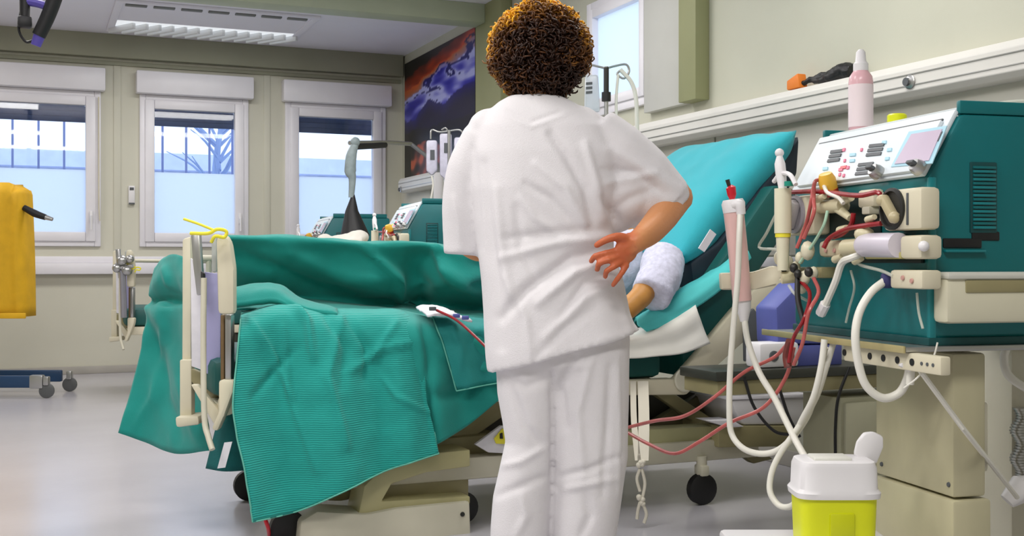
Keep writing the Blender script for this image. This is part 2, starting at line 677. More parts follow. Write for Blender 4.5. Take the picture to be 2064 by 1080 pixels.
# black and orange pouch lying on the channel
q = onX(1668, 168, XW - .06)
pch = thing('strap_pouch', 'black cloth strap bundle with an orange end lying on the supply channel', 'pouch', (XW - .06, q.y, zt))
y0, y1 = onX(1720, 160, XW - .06).y - q.y, onX(1605, 160, XW - .06).y - q.y
n_ = 12
bm = NB()
pts, rr = [], []
for i in range(n_):
    f = i / (n_ - 1)
    pts.append((0.0, y0 + (y1 - .05 - y0) * f, .028 + .016 * math.sin(f * 7) * (1 - f)))
    rr.append(.03 + .012 * math.sin(f * 5 + .5) - .012 * f)
tube(bm, pts, rr, 10, 3)
tube(bm, [(-.02, y0, .02), (.01, (y0 + y1) / 2, .05), (-.01, y1 - .03, .02)], .014, 8, 5)
me = remesh(bm, .006, 2)
rough_up(me, .006, 30)
link('black_bundle', me, BLACK, pch)
obj('orange_end', prism(NB(), [(-.035, y1 + .03, .005), (-.035, y1 - .07, .005), (-.035, y1 - .055, .075), (-.035, y1 + .03, .05)], (.05, 0, 0), .006), ORANGE, pch)

# sunset poster on the right wall
q0, q1 = onX(960, 60, XW), onX(818, 130, XW)
py0, py1 = q0.y, q1.y
pz1 = min(2.98, onX(962, 50, XW).z)
pz0 = 1.72
bm = NB()
NX, NZ = 110, 80
vv = [[bm.verts.new((XW - .012, py1 + (py0 - py1) * i / NX, pz0 + (pz1 - pz0) * j / NZ)) for i in range(NX + 1)] for j in range(NZ + 1)]
for j in range(NZ):
    for i in range(NX):
        bm.faces.new((vv[j][i], vv[j][i + 1], vv[j + 1][i + 1], vv[j + 1][i]))
cl = bm.loops.layers.color.new('print')


def mixc(a, b, t):
    t = max(0, min(1, t))
    return tuple(a[k] + (b[k] - a[k]) * t for k in range(3))


def poster(s, t):
    n1 = noise.noise(Vector((s * 3, t * 9, 1))) * .5 + noise.noise(Vector((s * 8, t * 22, 3))) * .3
    t2 = t + n1 * .05 + (s - .5) * .06
    t2 = t - (s - .4) * .16 + n1 * .05
    if t2 > .93:
        c = mixc((110, 52, 56), (30, 20, 44), (t2 - .93) * 16)
    elif t2 > .84:
        c = mixc((226, 140, 84), (140, 62, 48), (t2 - .84) * 9 + n1)
    elif t2 > .78:
        c = mixc((196, 190, 226), (232, 160, 96), (t2 - .78) * 14 + n1)
    else:
        c = mixc((98, 96, 204), (216, 218, 246), .75 + n1 * 2.4 + (t2 - .68) * 3)
    if .06 < t2 - .68 + n1 * .3 < .10:
        c = mixc(c, (62, 60, 160), .8)
    r1 = .56 + .07 * noise.noise(Vector((s * 4, 0, 9))) + .02 * noise.noise(Vector((s * 14, 0, 9))) + .08 * s
    if t < r1:
        c = mixc((58, 30, 120), (80, 70, 190), (t - r1 + .1) * 8)
    r2 = .44 + .05 * noise.noise(Vector((s * 3, 4, 9))) + .02 * noise.noise(Vector((s * 17, 2, 9)))
    if t < r2:
        c = mixc((14, 8, 22), (40, 22, 80), (t - r2 + .12) * 7)
    if t < .24 + .1 * math.sin(s * 5) and .1 < s < .8:
        c = mixc(c, (226, 160, 130), .75 + noise.noise(Vector((s * 12, t * 12, 0))))
    return c


for f in bm.faces:
    for lp in f.loops:
        co = lp.vert.co
        s = (py1 - co.y) / (py1 - py0)
        t = (co.z - pz0) / (pz1 - pz0)
        lp[cl] = srgb(tuple(max(0, min(255, x)) for x in poster(s, t))) + (1,)
po = thing('sunset_poster', 'large poster of an orange and purple sunset above dark mountains on the right wall', 'poster', (0, 0, 0))
obj('printed_sheet', bm, mat('poster_print', (0, 0, 0), 0.35, vcol='print'), po, smooth=False)
obj('backing_board', bb(XW - .011, XW, py0, py1, pz0, pz1), DARK, po)

# recessed louvre lamp in the far ceiling
a, b = onZ(235, 40, ZC), onZ(600, 60, ZC)
y0, y1 = onZ(420, 16, ZC).y, onZ(420, 72, ZC).y
x0, x1 = a.x, b.x
cl_ = thing('louvre_ceiling_light', 'white recessed ceiling light with slots and a row of bright louvres near the windows', 'ceiling light', ((x0 + x1) / 2, (y0 + y1) / 2, ZC))
hx, hy = (x1 - x0) / 2, (y1 - y0) / 2
bm = NB()
bb(-hx - .06, hx + .06, -hy - .05, -hy, -.02, 0, .004, bm)
bb(-hx - .06, hx + .06, hy, hy + .05, -.02, 0, .004, bm)
bb(-hx - .06, -hx, -hy, hy, -.02, 0, .004, bm)
bb(hx, hx + .06, -hy, hy, -.02, 0, .004, bm)
bb(-hx, hx, -hy, hy, -.006, 0, 0, bm)
obj('lamp_frame', bm, CEIL, cl_)
k = 7
for i in range(k):
    wd = 2 * hx / k
    obj('vent_slot', bb(-hx + wd * i + .02, -hx + wd * (i + 1) - .03, -hy + .05, -hy + .10, -.022, -.007, .003), mat('vent_shadow_grey', (120, 122, 120), 0.6), cl_)
bri = mat('lamp_louvre_white', (236, 238, 240), 0.3, var=.01)
for i in range(14):
    wd = 2 * hx / 14
    m4 = Matrix.Rotation(math.radians(32), 3, 'Z')
    bm = NB()
    add_box(bm, (-hx + wd * (i + .5), hy - .23, -.034), (.03, .34, .05), m4, .003)
    obj('louvre_blade', bm, bri, cl_)
obj('diffuser', bb(-hx, hx, hy - .42, hy - .04, -.009, -.006), mat('lit_diffuser', (236, 240, 244), 0.4, var=0.01, emis=0.5), cl_)

# ceiling arm at the top left
d = 5.0
ca = thing('ceiling_support_arm', 'black and violet ceiling support arm hanging at the top left corner', 'ceiling arm', tuple(W(60, -200, d).xy) + (ZC,))


def CA(u, v, dd=0):
    return W(u, v, d + dd) - ca.location


bm = NB()
tp = CA(60, 10)
tube(bm, [(tp.x, tp.y, 0), (tp.x, tp.y, -.02)], .09, 20)
tube(bm, [(tp.x, tp.y, -.02), tuple(CA(52, -120)), tuple(CA(50, 20)), tuple(CA(50, 42))], [.03, .03, .022, .02], 12)
obj('drop_pole', bm, BLACK, ca)
bm = NB()
tube(bm, [CA(122, -40), CA(100, 25), CA(78, 72)], [.035, .032, .03], 10, 4)
add_box(bm, CA(50, 45), (.06, .06, .05), None, .012)
obj('arm', bm, BLACK, ca)
obj('arm_cover', tube(NB(), [CA(45, 2), CA(80, 8), CA(108, 20)], .018, 8, 4), mat('violet_plastic', (84, 72, 160), 0.4), ca)
obj('arm_tip', tube(NB(), [CA(80, 70), CA(72, 92)], [.026, .022], 10), MATS['violet_plastic'], ca)
obj('cable', tube(NB(), [CA(42, 20), CA(38, 60), CA(52, 84), CA(70, 80)], .006, 6, 6), BLACK, ca)

# outdoors beyond the windows
OUT = mat('outdoor_lilac_boards', (200, 202, 236), 0.8, var=0.08, scale=3)
OUT2 = mat('outdoor_render', (214, 222, 240), 0.8, var=0.05)
g = obj('ground_outside', bb(-30, 30, YW + .3, 60, -.4, -.3), mat('outdoor_ground', (220, 225, 232), 0.9))
g['kind'] = 'structure'
hs = thing('neighbour_building', 'pale lilac board clad building seen through the far windows', 'building', (0, 22, -.3))
obj('wall', bb(-14, 12, 0, 6, 0, 3.0), OUT2, hs)
obj('roof', bb(-14.5, 12.5, -.4, 6.5, 3.0, 3.3), mat('pale_roof', (210, 218, 236), .8), hs)
for k in range(60):
    obj('board', bb(-6 + k * .26, -6 + k * .26 + .2, -.05, 0, .1, 2.95), OUT, hs)
for k in range(5):
    x = -5.2 + k * 2.9
    obj('window', bb(x, x + .9, -.08, -.04, 1.3, 2.4, .02), mat('outdoor_window_blue', (130, 150, 205), .3), hs)
fe = thing('railing_fence', 'thin dark upright railing fence outside the leftmost window', 'fence', (0, 14.5, -.3))
for k in range(22):
    obj('fence_bar', bb(-3 + k * .28, -2.975 + k * .28, 0, .025, 0, 3.05), mat('fence_slate', (120, 130, 176), .6), fe)
obj('top_rail', bb(-3, 3.1, -.01, .035, 3.0, 3.05), MATS['fence_slate'], fe)
obj('middle_rail', bb(-3, 3.1, -.01, .035, 2.15, 2.2), MATS['fence_slate'], fe)
# bare tree outside the middle window
tr_ = thing('bare_tree', 'bare bluish tree outside the middle window', 'tree', (2.4, 16.0, -.3))
bm = NB()
rnd = random.Random(3)
tube(bm, [(0, 0, 0), (.03, 0, 1.4), (-.05, 0, 2.6), (.1, 0, 3.6)], [.09, .07, .05, .02], 8, 4)
obj('trunk', bm, mat('bark_blue', (150, 168, 205), .8), tr_)
bm = NB()
for k in range(26):
    a = rnd.uniform(0, 2 * PI)
    z = rnd.uniform(1.7, 3.3)
    L = rnd.uniform(.5, 1.1)
    e = Vector((math.cos(a) * L, math.sin(a) * L, z + L * .7))
    tube(bm, [(0, 0, z), Vector((math.cos(a) * L * .5, math.sin(a) * L * .5, z + L * .45)), e], [.025, .016, .006], 5, 3)
obj('branches', bm, MATS['bark_blue'], tr_)

# ---------------------------------------------------------------- hospital bed
BX, BY = 0.5, 4.0


def make_bed(label, group):
    t = thing('hospital_bed', label, 'bed', (BX, BY, 0), 0, group)
    O = Vector((BX, BY, 0))

    def B(u, v, Y):
        return onY(u, v, Y) - O

    def plate(name, px, Y, th, m, par=t, bev=.006):
        return obj(name, prism(NB(), [B(u, v, Y) for u, v in px], (0, th, 0), bev), m, par)
    # chassis
    ps_ = B(1300, 780, 4.0).z
    bm = NB()
    z0, z1 = B(1350, 935, 4.05).z, B(1350, 893, 4.05).z
    bb(.35, 2.35, .05, .13, z0, z1, .01, bm)
    bb(.35, 2.35, .80, .88, z0, z1, .01, bm)
    for x in (.5, 1.35, 2.2):
        bb(x, x + .09, .13, .8, z0, z1, .01, bm)
    obj('base_frame', bm, CREAM2, t)
    plate('base_end_box', [(1448, 858), (1592, 858), (1592, 900), (1448, 902)], 4.02, .75, OLIVE)
    plate('base_top_plate', [(1262, 868), (1448, 858), (1448, 895), (1262, 905)], 4.07, .1, mat('olive_plate', (172, 170, 128), .45, var=.1))
    plate('base_cover', [(596, 1150), (606, 1050), (640, 1030), (740, 1036), (800, 1024), (948, 1010), (952, 1150)], 3.95, .16, CREAM2, bev=.012)
    plate('cover_lip', [(722, 1040), (734, 980), (778, 936), (860, 914), (948, 906), (948, 940), (860, 952), (790, 975), (770, 1010), (948, 1000), (948, 1016), (800, 1030), (740, 1042)], 3.97, .16, mat('lip_olive', (184, 178, 132), .45, var=.08), bev=.006)
    plate('cover_back', [(740, 1030), (760, 960), (860, 930), (945, 925), (945, 1020), (800, 1028)], 4.06, .04, OLIVE)
    plate('inner_cover', [(655, 1010), (672, 960), (740, 910), (800, 890), (1010, 872), (1010, 960), (940, 960), (860, 940), (780, 990), (690, 1012)], 4.14, .5, OLIVE, bev=.02)
    q = B(932, 1036, 3.95)
    obj('cover_screw', lathe(NB(), (q.x, -.051, q.z), [(.009, 0), (.008, .004), (.001, .004)], 12, (0, -1, 0)), DARK, t)
    # lifting arms
    plate('lift_arm', [(985, 752), (1100, 700), (1100, 780), (880, 935), (720, 1010), (680, 985), (860, 900), (930, 820)], 4.16, .05, OLIVE, bev=.01)
    plate('lift_arm', [(1270, 760), (1310, 760), (1560, 925), (1520, 935)], 4.22, .05, OLIVE, bev=.008)
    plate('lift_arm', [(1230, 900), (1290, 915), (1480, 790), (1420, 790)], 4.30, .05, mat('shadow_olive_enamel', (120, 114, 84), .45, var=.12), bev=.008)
    bm = NB()
    tube(bm, [(1.0, .45, .28), (1.9, .45, .46)], .03, 12)
    tube(bm, [(1.0, .45, .28), (1.35, .45, .35)], .045, 12)
    obj('actuator', bm, DARK, t)
    obj('underbed_shade_box', bb(.95, 2.3, .36, .78, .19, ps_ - .06, .02), mat('underbed_shade_dark', (44, 42, 34), .5, var=.15), t)  # dark box added behind the lift arms to stand in for shade
    obj('underbed_shade_box', bb(.5, .93, .40, .74, .19, .36, .02), MATS['underbed_shade_dark'], t)  # second added shade box, towards the foot end
    # platform sections
    ps = B(1300, 780, 4.0).z
    bm = NB()
    bb(.1, 1.9, .0, .05, ps - .03, ps + .03, .01, bm)
    bb(.1, 1.9, .9, .95, ps - .03, ps + .03, .01, bm)
    bb(.1, 1.9, .05, .9, ps - .01, ps + .01, 0, bm)
    obj('platform', bm, CREAM, t)
    plate('backrest_arm', [(1262, 766), (1362, 764), (1392, 730), (1480, 625), (1530, 575), (1580, 560), (1590, 590), (1500, 690), (1420, 762), (1385, 796), (1262, 797)], 3.99, .05, CREAM, bev=.01)
    obj('hinge_cover', lathe(NB(), B(1380, 765, 3.985), [(.05, 0), (.05, .006), (.045, .01), (.001, .01)], 20, (0, -1, 0)), CREAM2, t)
    plate('backrest_upright', [(1528, 560), (1545, 560), (1548, 760), (1522, 790)], 4.03, .02, CREAM2)
    plate('backrest_handle', [(1500, 640), (1520, 620), (1534, 640), (1528, 720), (1502, 730)], 3.97, .02, KEYG, bev=.008)
    # mattress
    mz0, mz1 = B(1340, 762, 4.0).z, B(1340, 700, 4.0).z
    zz = mz0 + .13
    bm = bb(.08, 1.86, .02, .93, mz0, zz, .03)
    obj('mattress_seat', bm, MATT, t)
    p = [B(1378, 764, 4.03), B(1372, 640, 4.03), B(1432, 560, 4.03), B(1560, 372, 4.03), B(1606, 380, 4.03), B(1610, 430, 4.03), B(1470, 640, 4.03)]
    obj('mattress_backrest', prism(NB(), [Vector((q.x, .03, q.z)) for q in p], (0, .88, 0), .02), MATT, t)
    # castors
    bm = NB()
    for k, (u, v, yy) in enumerate(((590, 1112, 4.02), (1430, 1022, 4.05), (0, 0, 4.86), (1, 1, 4.86))):
        if k == 0:
            x = onZ(u, v, 0).x - BX
        elif k == 1:
            x = onZ(u, v, 0).x - BX
            x1_ = x
        elif k == 2:
            x = .35
        else:
            x = x1_
        y = yy - BY
        c = obj('castor', lathe(NB(), (x, y - .022, .065), [(.05, 0), (.064, .006), (.064, .038), (.05, .044)], 24, (0, 1, 0)), BLACK, t)
        bm = NB()
        bb(x - .02, x + .02, y - .03, y + .03, .12, .165, .008, bm)
        tube(bm, [(x, y, .12), (x, y, .2)], .022, 12)
        obj('castor_fork', bm, mat('brown_housing', (110, 84, 58), .5) if k == 0 else CREAM2, c)
    q = onZ(975, 1085, 0)
    obj('brake_wheel', lathe(NB(), (q.x - BX, .06, .07), [(.045, 0), (.06, .006), (.06, .04), (.045, .046)], 24, (0, 1, 0)), BLACK, t)
    # foot end: folded boards, posts, charts, seen end on
    F0 = 3.93

    def foot(name, px, dd, th, m, bev=.005):
        P = [W(u, v, dd) - O for u, v in px]
        return obj(name, prism(NB(), P, FW * th, bev), m, t)
    foot('foot_post', [(367, 482), (384, 476), (386, 838), (366, 832)], 4.15, .05, CREAM, .008)
    foot('foot_post_sleeve', [(362, 725), (386, 725), (386, 842), (362, 842)], 4.12, .05, CREAM)
    foot('foot_bumper', [(352, 840), (400, 838), (402, 856), (354, 862)], 4.08, .12, CREAM, .01)
    foot('chart_board', [(384, 520), (410, 540), (408, 746), (386, 738)], 4.06, .01, PAPER, .001)
    foot('steel_clamp', [(384, 472), (402, 470), (410, 592), (396, 596), (388, 530)], 3.98, .03, STEEL, .006)
    foot('lilac_board', [(412, 548), (444, 552), (444, 768), (412, 750)], 4.04, .015, LILAC, .002)
    foot('foot_board_cap', [(434, 478), (452, 470), (464, 486), (472, 540), (472, 634), (438, 634)], 3.84, .05, CREAM, .015)
    foot('end_strip', [(444, 634), (452, 634), (452, 770), (444, 768)], 3.90, .05, mat('brown_strip', (120, 96, 62), .4, var=.2))
    foot('end_strip', [(453, 634), (466, 634), (466, 768), (453, 768)], 3.88, .05, STEEL)
    foot('foot_bracket', [(440, 766), (472, 766), (470, 790), (452, 838), (438, 870), (425, 866), (440, 830)], 3.86, .05, CREAM, .01)
    foot('cross_strut', [(384, 775), (398, 775), (446, 832), (436, 864)], 3.95, .03, CREAM)
    foot('foot_support', [(384, 742), (444, 764), (444, 800), (420, 806), (384, 768)], 4.12, .03, OLIVE)
    bm = tube(NB(), [W(411, 560, 3.86) - O, W(410, 700, 3.86) - O, W(412, 840, 3.84) - O, W(420, 880, 3.82) - O, W(428, 906, 3.8) - O], .010, 10, 5)
    obj('hanging_rod', bm, CREAM2, t)
    foot('black_latch', [(404, 545), (412, 552), (412, 610), (404, 600)], 3.97, .02, BLACK)
    foot('far_post', [(426, 480), (436, 478), (436, 548), (426, 548)], 3.95, .04, mat('pale_grey_plastic', (176, 180, 176), .4))
    # far side rail that carries the raised cover
    bm = NB()
    tube(bm, [(.15, .97, 1.02), (1.6, .97, 1.0)], .015, 10)
    for x in (.2, .85, 1.5):
        tube(bm, [(x, .97, ps), (x, .97, 1.01)], .012, 8)
    obj('side_rail', bm, CREAM2, t)
    return t


bed = make_bed('cream adjustable hospital bed with raised backrest beside the nurse, under green sheets', 'hospital beds of the ward')

bed2 = copy_tree(bed)
bed2.location = (BX + .06, BY + 4.75, 0)
bed2['label'] = 'neighbouring cream hospital bed whose foot end shows behind the near bed, below the windows'


# ---------------------------------------------------------------- dialysis machine
d0 = 2.5
A = W(1872, 600, d0)
Bq = W(1600, 600, d0 * 1.236)
e1 = Vector((Bq.x - A.x, Bq.y - A.y, 0))
MW = e1.length
e1.normalize()
e2 = Vector((e1.y, -e1.x, 0))
TH = math.atan2(e2.y, e2.x)
MR = Matrix.Rotation(-TH, 3, 'Z')
MO = Vector((A.x, A.y, 0))


def mray(u, v):
    return MR @ (CAM - MO), MR @ rdir(u, v)


def mhit(u, v, p0, n):
    c, r = mray(u, v)
    n = Vector(n)
    k = (Vector(p0) - c).dot(n) / r.dot(n)
    return c + r * k


def mf(u, v, off=0.0):
    """pixel -> point on the machine's front plane, off in front of it"""
    return mhit(u, v, (-off, 0, 0), (1, 0, 0))


def ms(u, v, off=0.0):
    return mhit(u, v, (0, -off, 0), (0, 1, 0))


ZB = mf(1872, 684).z
ZK = mf(1872, 356).z
tp_ = ms(1938, 228)
XS, ZT = tp_.x, tp_.z
pn = Vector((-(ZT - ZK), 0, XS)).normalized()      # outward normal of the slanted panel
DEP = 0.50


def mp(u, v, off=0.0):
    return mhit(u, v, Vector((0, 0, ZK)) + pn * off, pn)


def make_machine(label, detail=True):
    t = thing('dialysis_machine', label, 'dialysis machine', tuple(MO), TH, 'dialysis machines')

    def P(name, bm, m, par=t, smooth=True):
        return obj(name, bm, m, par, smooth)

    def fb(name, u0, u1, v0, v1, prot, m, par=t, bev=.006, back=0.0):
        c = (v0 + v1) / 2
        a, b = mf(u0, c, prot), mf(u1, c, prot)
        um = (u0 + u1) / 2
        zt_, zb_ = mf(um, v0, prot).z, mf(um, v1, prot).z
        return P(name, bb(-prot, -back, a.y, b.y, zb_, zt_, bev), m, par)

    # body
    prof = [(0, 0, ZB), (0, 0, ZK), (XS, 0, ZT), (DEP, 0, ZT + .0), (DEP, 0, ZB)]
    P('housing', prism(NB(), prof, (0, MW, 0), .012), TEALP)
    P('top_tray', bb(XS + .01, DEP - .01, .02, MW - .02, ZT, ZT + .018, .006), mat('pale_grey_tray', (206, 214, 216), .4))
    P('tray_rim', bb(XS - .0, DEP - .02, .005, .02, ZT + .0, ZT + .03, .004), TEALP)
    P('tray_rim', bb(XS, DEP - .02, MW - .02, MW - .005, ZT, ZT + .03, .004), TEALP)
    # control panel: frame, black gap, pale face
    L_ = (XS ** 2 + (ZT - ZK) ** 2) ** .5
    du = Vector((XS, 0, ZT - ZK)) / L_

    def pan(y, l, o=0.0):
        return Vector((0, y, ZK)) + du * l + pn * o
    P('panel_surround', prism(NB(), [pan(.01, .0), pan(MW - .005, .0), pan(MW - .005, L_ + .005), pan(.01, L_ + .005)], pn * .012, .004), PANEL)
    P('panel_gasket', prism(NB(), [pan(.035, .012, .010), pan(MW - .03, .012, .010), pan(MW - .03, L_ - .018, .010), pan(.035, L_ - .018, .010)], pn * .006, .001), KEYG)
    face = P('control_face', prism(NB(), [pan(.028, .006, .012), pan(MW - .042, .006, .012), pan(MW - .042, L_ - .026, .012), pan(.028, L_ - .026, .012)], pn * .010, .003), PANEL)

    def pq(name, px, m, th=.003, o=.022):
        return P(name, prism(NB(), [mp(u, v, o) for u, v in px], pn * th), m, face, False)
    pq('screen_bezel', [(1833, 266), (1910, 254), (1880, 330), (1797, 337)], KEYB, .002)
    pq('screen', [(1838, 271), (1900, 261), (1873, 324), (1804, 331)], SCREEN, .002, .024)
    P('screen_lamp', prism(NB(), [mp(u, v, .022) for u, v in [(1897, 268), (1902, 266), (1893, 286), (1888, 286)]], pn * .003), KEYG, face)
    groups = [(1676, 304, 24, 3, KEYG), (1754, 292, 30, 3, KEYG), (1732, 330, 30, 3, KEYG)]
    for gx, gy, wd, n, m in groups:
        for k in range(n):
            y = gy + k * 9
            x = gx - k * 3
            pq('key_bar', [(x, y), (x + wd, y - 3), (x + wd - 2, y + 3), (x - 2, y + 6)], m)
    for (x, y, w_, m) in [(1700, 300, 5, KEYP), (1736, 300, 4, KEYP), (1692, 340, 8, KEYP), (1700, 352, 4, KEYP), (1708, 336, 5, KEYP), (1660, 338, 10, KEYB), (1714, 310, 12, KEYB),
                          (1714, 322, 10, KEYB), (1790, 300, 9, KEYB), (1786, 318, 8, KEYB), (1660, 350, 10, YELB), (1692, 350, 4, KEYP), (1780, 285, 8, KEYB), (1702, 322, 4, KEYP)]:
        pq('key', [(x, y), (x + w_, y - 1), (x + w_ - 1, y + 5), (x - 1, y + 6)], m)
    pq('key_label_red', [(1696, 336), (1708, 334), (1706, 340), (1694, 342)], RED)
    for (u, v) in [(1772, 350), (1856, 341)]:
        c = mp(u, v, .022)
        k = P('knob', lathe(NB(), c, [(.018, 0), (.018, .012), (.014, .022), (.001, .022)], 18, pn), STEEL, face)
        P('knob_grip', prism(NB(), [c + pn * .022 + Vector((0, a, 0)) + du * b for a, b in ((-.013, -.004), (.013, -.004), (.013, .004), (-.013, .004))], pn * .012, .002), KEYG, k)
    # side cheek details
    a, b = ms(1868, 372), ms(1880, 372)
    bm = NB()
    P('corner_rib', bb(0, .018, -.004, .01, ZB + .0, ZK, .004), mat('lighter_teal_edge', (24, 128, 134), .35), t)
    # ventilation grille on the side
    g0, g1 = ms(1954, 326), ms(2008, 470)
    gr = P('vent_grille', bb(g0.x, g1.x, -.004, .006, g1.z, g0.z, .003), TEALD)
    n = 16
    for r in range(n):
        z = g0.z - .008 - (g0.z - g1.z - .016) * (r + .5) / n
        bm = NB()
        bb(g0.x + .006, g1.x - .006, -.008, -.003, z - .0028, z + .0028, .0005, bm)
        obj('grille_bar', bm, MATS['lighter_teal_edge'] if r % 2 else TEALP, gr)
    s0, s1 = ms(1900, 480), ms(1978, 500)
    P('handle_slot', bb(s0.x, s1.x, -.003, .01, s1.z, s0.z, .003), BLACK)
    s2, s3 = ms(1958, 470), ms(2014, 485)
    P('handle_slot', bb(s2.x, s3.x, -.003, .01, s3.z, s2.z + .004, .003), BLACK)
    s4, s5 = ms(1900, 503), ms(1982, 509)
    P('handle_lip', bb(s4.x, s5.x, -.012, .0, s5.z, s4.z, .003), MATS['lighter_teal_edge'])
    # cream side box
    c0, c1 = ms(1906, 548, .05), ms(2080, 650, .05)
    x1 = DEP - .02
    cb = P('side_box', bb(c0.x, x1, -.055, 0, c1.z, c0.z - .012, .012), mat('side_box_cream', (214, 210, 186), .4, var=.03))
    P('side_box_recess', bb(c0.x + .045, x1 - .01, -.058, -.05, c0.z - .045, c0.z - .018, .003), OLIVE, cb)
    P('side_box_lid', bb(c0.x, x1, -.06, 0, c0.z - .016, c0.z, .006), mat('lid_grey', (206, 206, 196), .4), cb)
    P('lower_sill', bb(-.004, DEP, -.006, MW, ZB - .014, ZB + .004, .003), TEALD)
    # shelf under the body
    a, b = mf(1578, 664, .10), mf(1878, 690, .10)
    P('shelf', bb(-.07, DEP + .02, -.02, MW + .04, ZB - .026, ZB - .014, .003), STEEL)
    P('shelf_edge', bb(-.076, -.07, -.02, MW + .04, ZB - .028, ZB - .012, .002), mat('shelf_edge_brass', (190, 178, 130), .35, metal=.4), t)
    h0, h1 = mf(1884, 705, .06), mf(1700, 690, .06)
    hk = P('hanger_rail', bb(-.060, -.035, h0.y - .02, h1.y, ZB - .066, ZB - .027, .004), CREAM)
    for k in range(6):
        y = h0.y + .08 + k * .055
        P('rail_hole', lathe(NB(), (-.0598, y, ZB - .046), [(.008, 0), (.008, .002), (.001, .002)], 12, (-1, 0, 0)), BLACK, hk)
    for k in range(3):
        P('rail_screw', lathe(NB(), (-.0598, h0.y + .045 - k * .02, ZB - .046), [(.004, 0), (.004, .002), (.001, .002)], 8, (-1, 0, 0)), KEYG, hk)
    # pedestal
    pc0, pc1 = mf(1921, 720, .0), mf(1762, 720, .0)
    xp = .0
    # find pedestal corner: near edge at u 1921, its side to u 1988
    cy = ms(1921, 800).x
    px0 = mhit(1921, 800, (0, .03, 0), (0, 1, 0)).x
    ne = mhit(1921, 800, (px0, 0, 0), (1, 0, 0))
    fe_ = mhit(1764, 800, (px0, 0, 0), (1, 0, 0))
    si = mhit(1988, 800, (0, ne.y, 0), (0, 1, 0))
    sx = si.x
    zse = mhit(1921, 1006, (px0, 0, 0), (1, 0, 0)).z
    P('pedestal_upper', bb(px0, sx, ne.y, fe_.y, zse + .002, ZB - .035, .008), STAND)
    P('pedestal_lower', bb(px0 - .004, sx + .01, ne.y - .006, fe_.y + .004, .12, zse - .003, .008), STAND)
    for (yy) in (ne.y + .015, fe_.y - .03):
        P('pedestal_screw', lathe(NB(), (px0, yy, zse + .03), [(.006, 0), (.005, .003), (.001, .003)], 10, (-1, 0, 0)), KEYG)
    bm = bb(sx, sx + .03, ne.y + .03, fe_.y - .02, zse + .05, ZB - .15, .008)
    P('pedestal_spine', bm, CREAM2)
    bm = NB()
    bb(px0 - .03, sx + .12, ne.y - .12, fe_.y + .12, .08, .14, .02, bm)
    P('base_plinth', bm, CREAM2)
    for sxx, syy in ((-.06, -.07), (-.06, .07), (1, -.07), (1, .07)):
        x = px0 + .0 if sxx < 0 else sx + .12
        y = ne.y - .07 if syy < 0 else fe_.y + .07
        P('castor', lathe(NB(), (x, y - .02, .04), [(.03, 0), (.04, .005), (.04, .035), (.03, .04)], 18, (0, 1, 0)), BLACK)
    if not detail:
        # far machine: front modules only as blocks
        pass
    # ---- front modules
    rp = fb('blood_pump', 1780, 1856, 380, 464, .05, CREAM, bev=.01)
    rp['label'] = 'cream pump block with a round rotor window'
    c = mf(1800, 421, .05)
    P('rotor_ring', lathe(NB(), (-.05, c.y, c.z), [(.047, 0), (.047, .006), (.040, .008), (.038, .001), (.001, .001)], 28, (-1, 0, 0)), DARK, rp)
    m4 = Matrix.Rotation(math.radians(48), 3, 'X')
    bm = NB()
    add_box(bm, (-.06, c.y, c.z), (.02, .075, .022), m4, .006)
    ball(bm, (-.062, c.y + .024, c.z + .02), .014, 2)
    ball(bm, (-.062, c.y - .024, c.z - .02), .014, 2)
    P('rotor', bm, mat('rotor_beige', (188, 176, 140), .35), rp)
    a = mf(1830, 421, .05)
    P('pump_slot', bb(-.053, -.049, a.y - .003, a.y + .003, a.z - .035, a.z + .035, .001), KEYG, rp)
    fb('pump_cheek', 1771, 1780, 388, 456, .03, mat('cheek_cream', (226, 220, 200), .4), bev=.006)
    rp = fb('left_pump', 1582, 1640, 394, 474, .05, CREAM, bev=.01)
    c = mf(1604, 432, .05)
    P('rotor_ring', lathe(NB(), (-.05, c.y, c.z), [(.050, 0), (.050, .006), (.042, .008), (.040, .001), (.001, .001)], 28, (-1, 0, 0)), mat('rotor_grey', (150, 146, 156), .35), rp)
    bm = NB()
    add_box(bm, (-.06, c.y, c.z), (.02, .03, .075), Matrix.Rotation(.5, 3, 'X'), .006)
    P('rotor', bm, mat('pale_rotor', (206, 204, 206), .35), rp)
    fb('clamp_block', 1728, 1760, 382, 418, .03, CREAM, bev=.007)
    fb('clamp_foot', 1736, 1752, 416, 432, .035, CREAM2, bev=.004)
    bm = NB()
    tube(bm, [mf(1644, 418, .03), mf(1700, 414, .035)], [.016, .018], 12)
    tube(bm, [mf(1685, 410, .035), mf(1716, 398, .04)], [.013, .009], 10)
    tube(bm, [mf(1690, 420, .035), mf(1714, 440, .04)], [.013, .008], 10)
    P('y_connector', bm, mat('connector_ivory', (214, 206, 172), .35), t)
    fb('recess', 1650, 1775, 392, 478, .004, mat('dark_recess', (10, 34, 34), .5), bev=.001)
    fb('lower_clamp', 1648, 1704, 484, 518, .045, mat('clamp_beige', (206, 194, 164), .4), bev=.012)
    bm = NB()
    tube(bm, [mf(1706, 500, .045), mf(1742, 496, .045)], [.022, .019], 12)
    ball(bm, mf(1742, 472, .05), .022, 2, (1, 1.3, .8))
    P('joint', bm, MATS['connector_ivory'], t)
    bm = tube(NB(), [mf(1740, 494, .05), mf(1745, 494, .052), mf(1812, 494, .05)], [.024, .028, .028], 16)
    P('filter_cylinder', bm, mat('filter_lilac_white', (216, 210, 222), .3))
    fb('filter_base', 1742, 1816, 508, 522, .05, mat('olive_tray', (190, 182, 116), .4), bev=.004)
    fb('filter_top', 1735, 1798, 472, 484, .04, OLIVE, bev=.006)
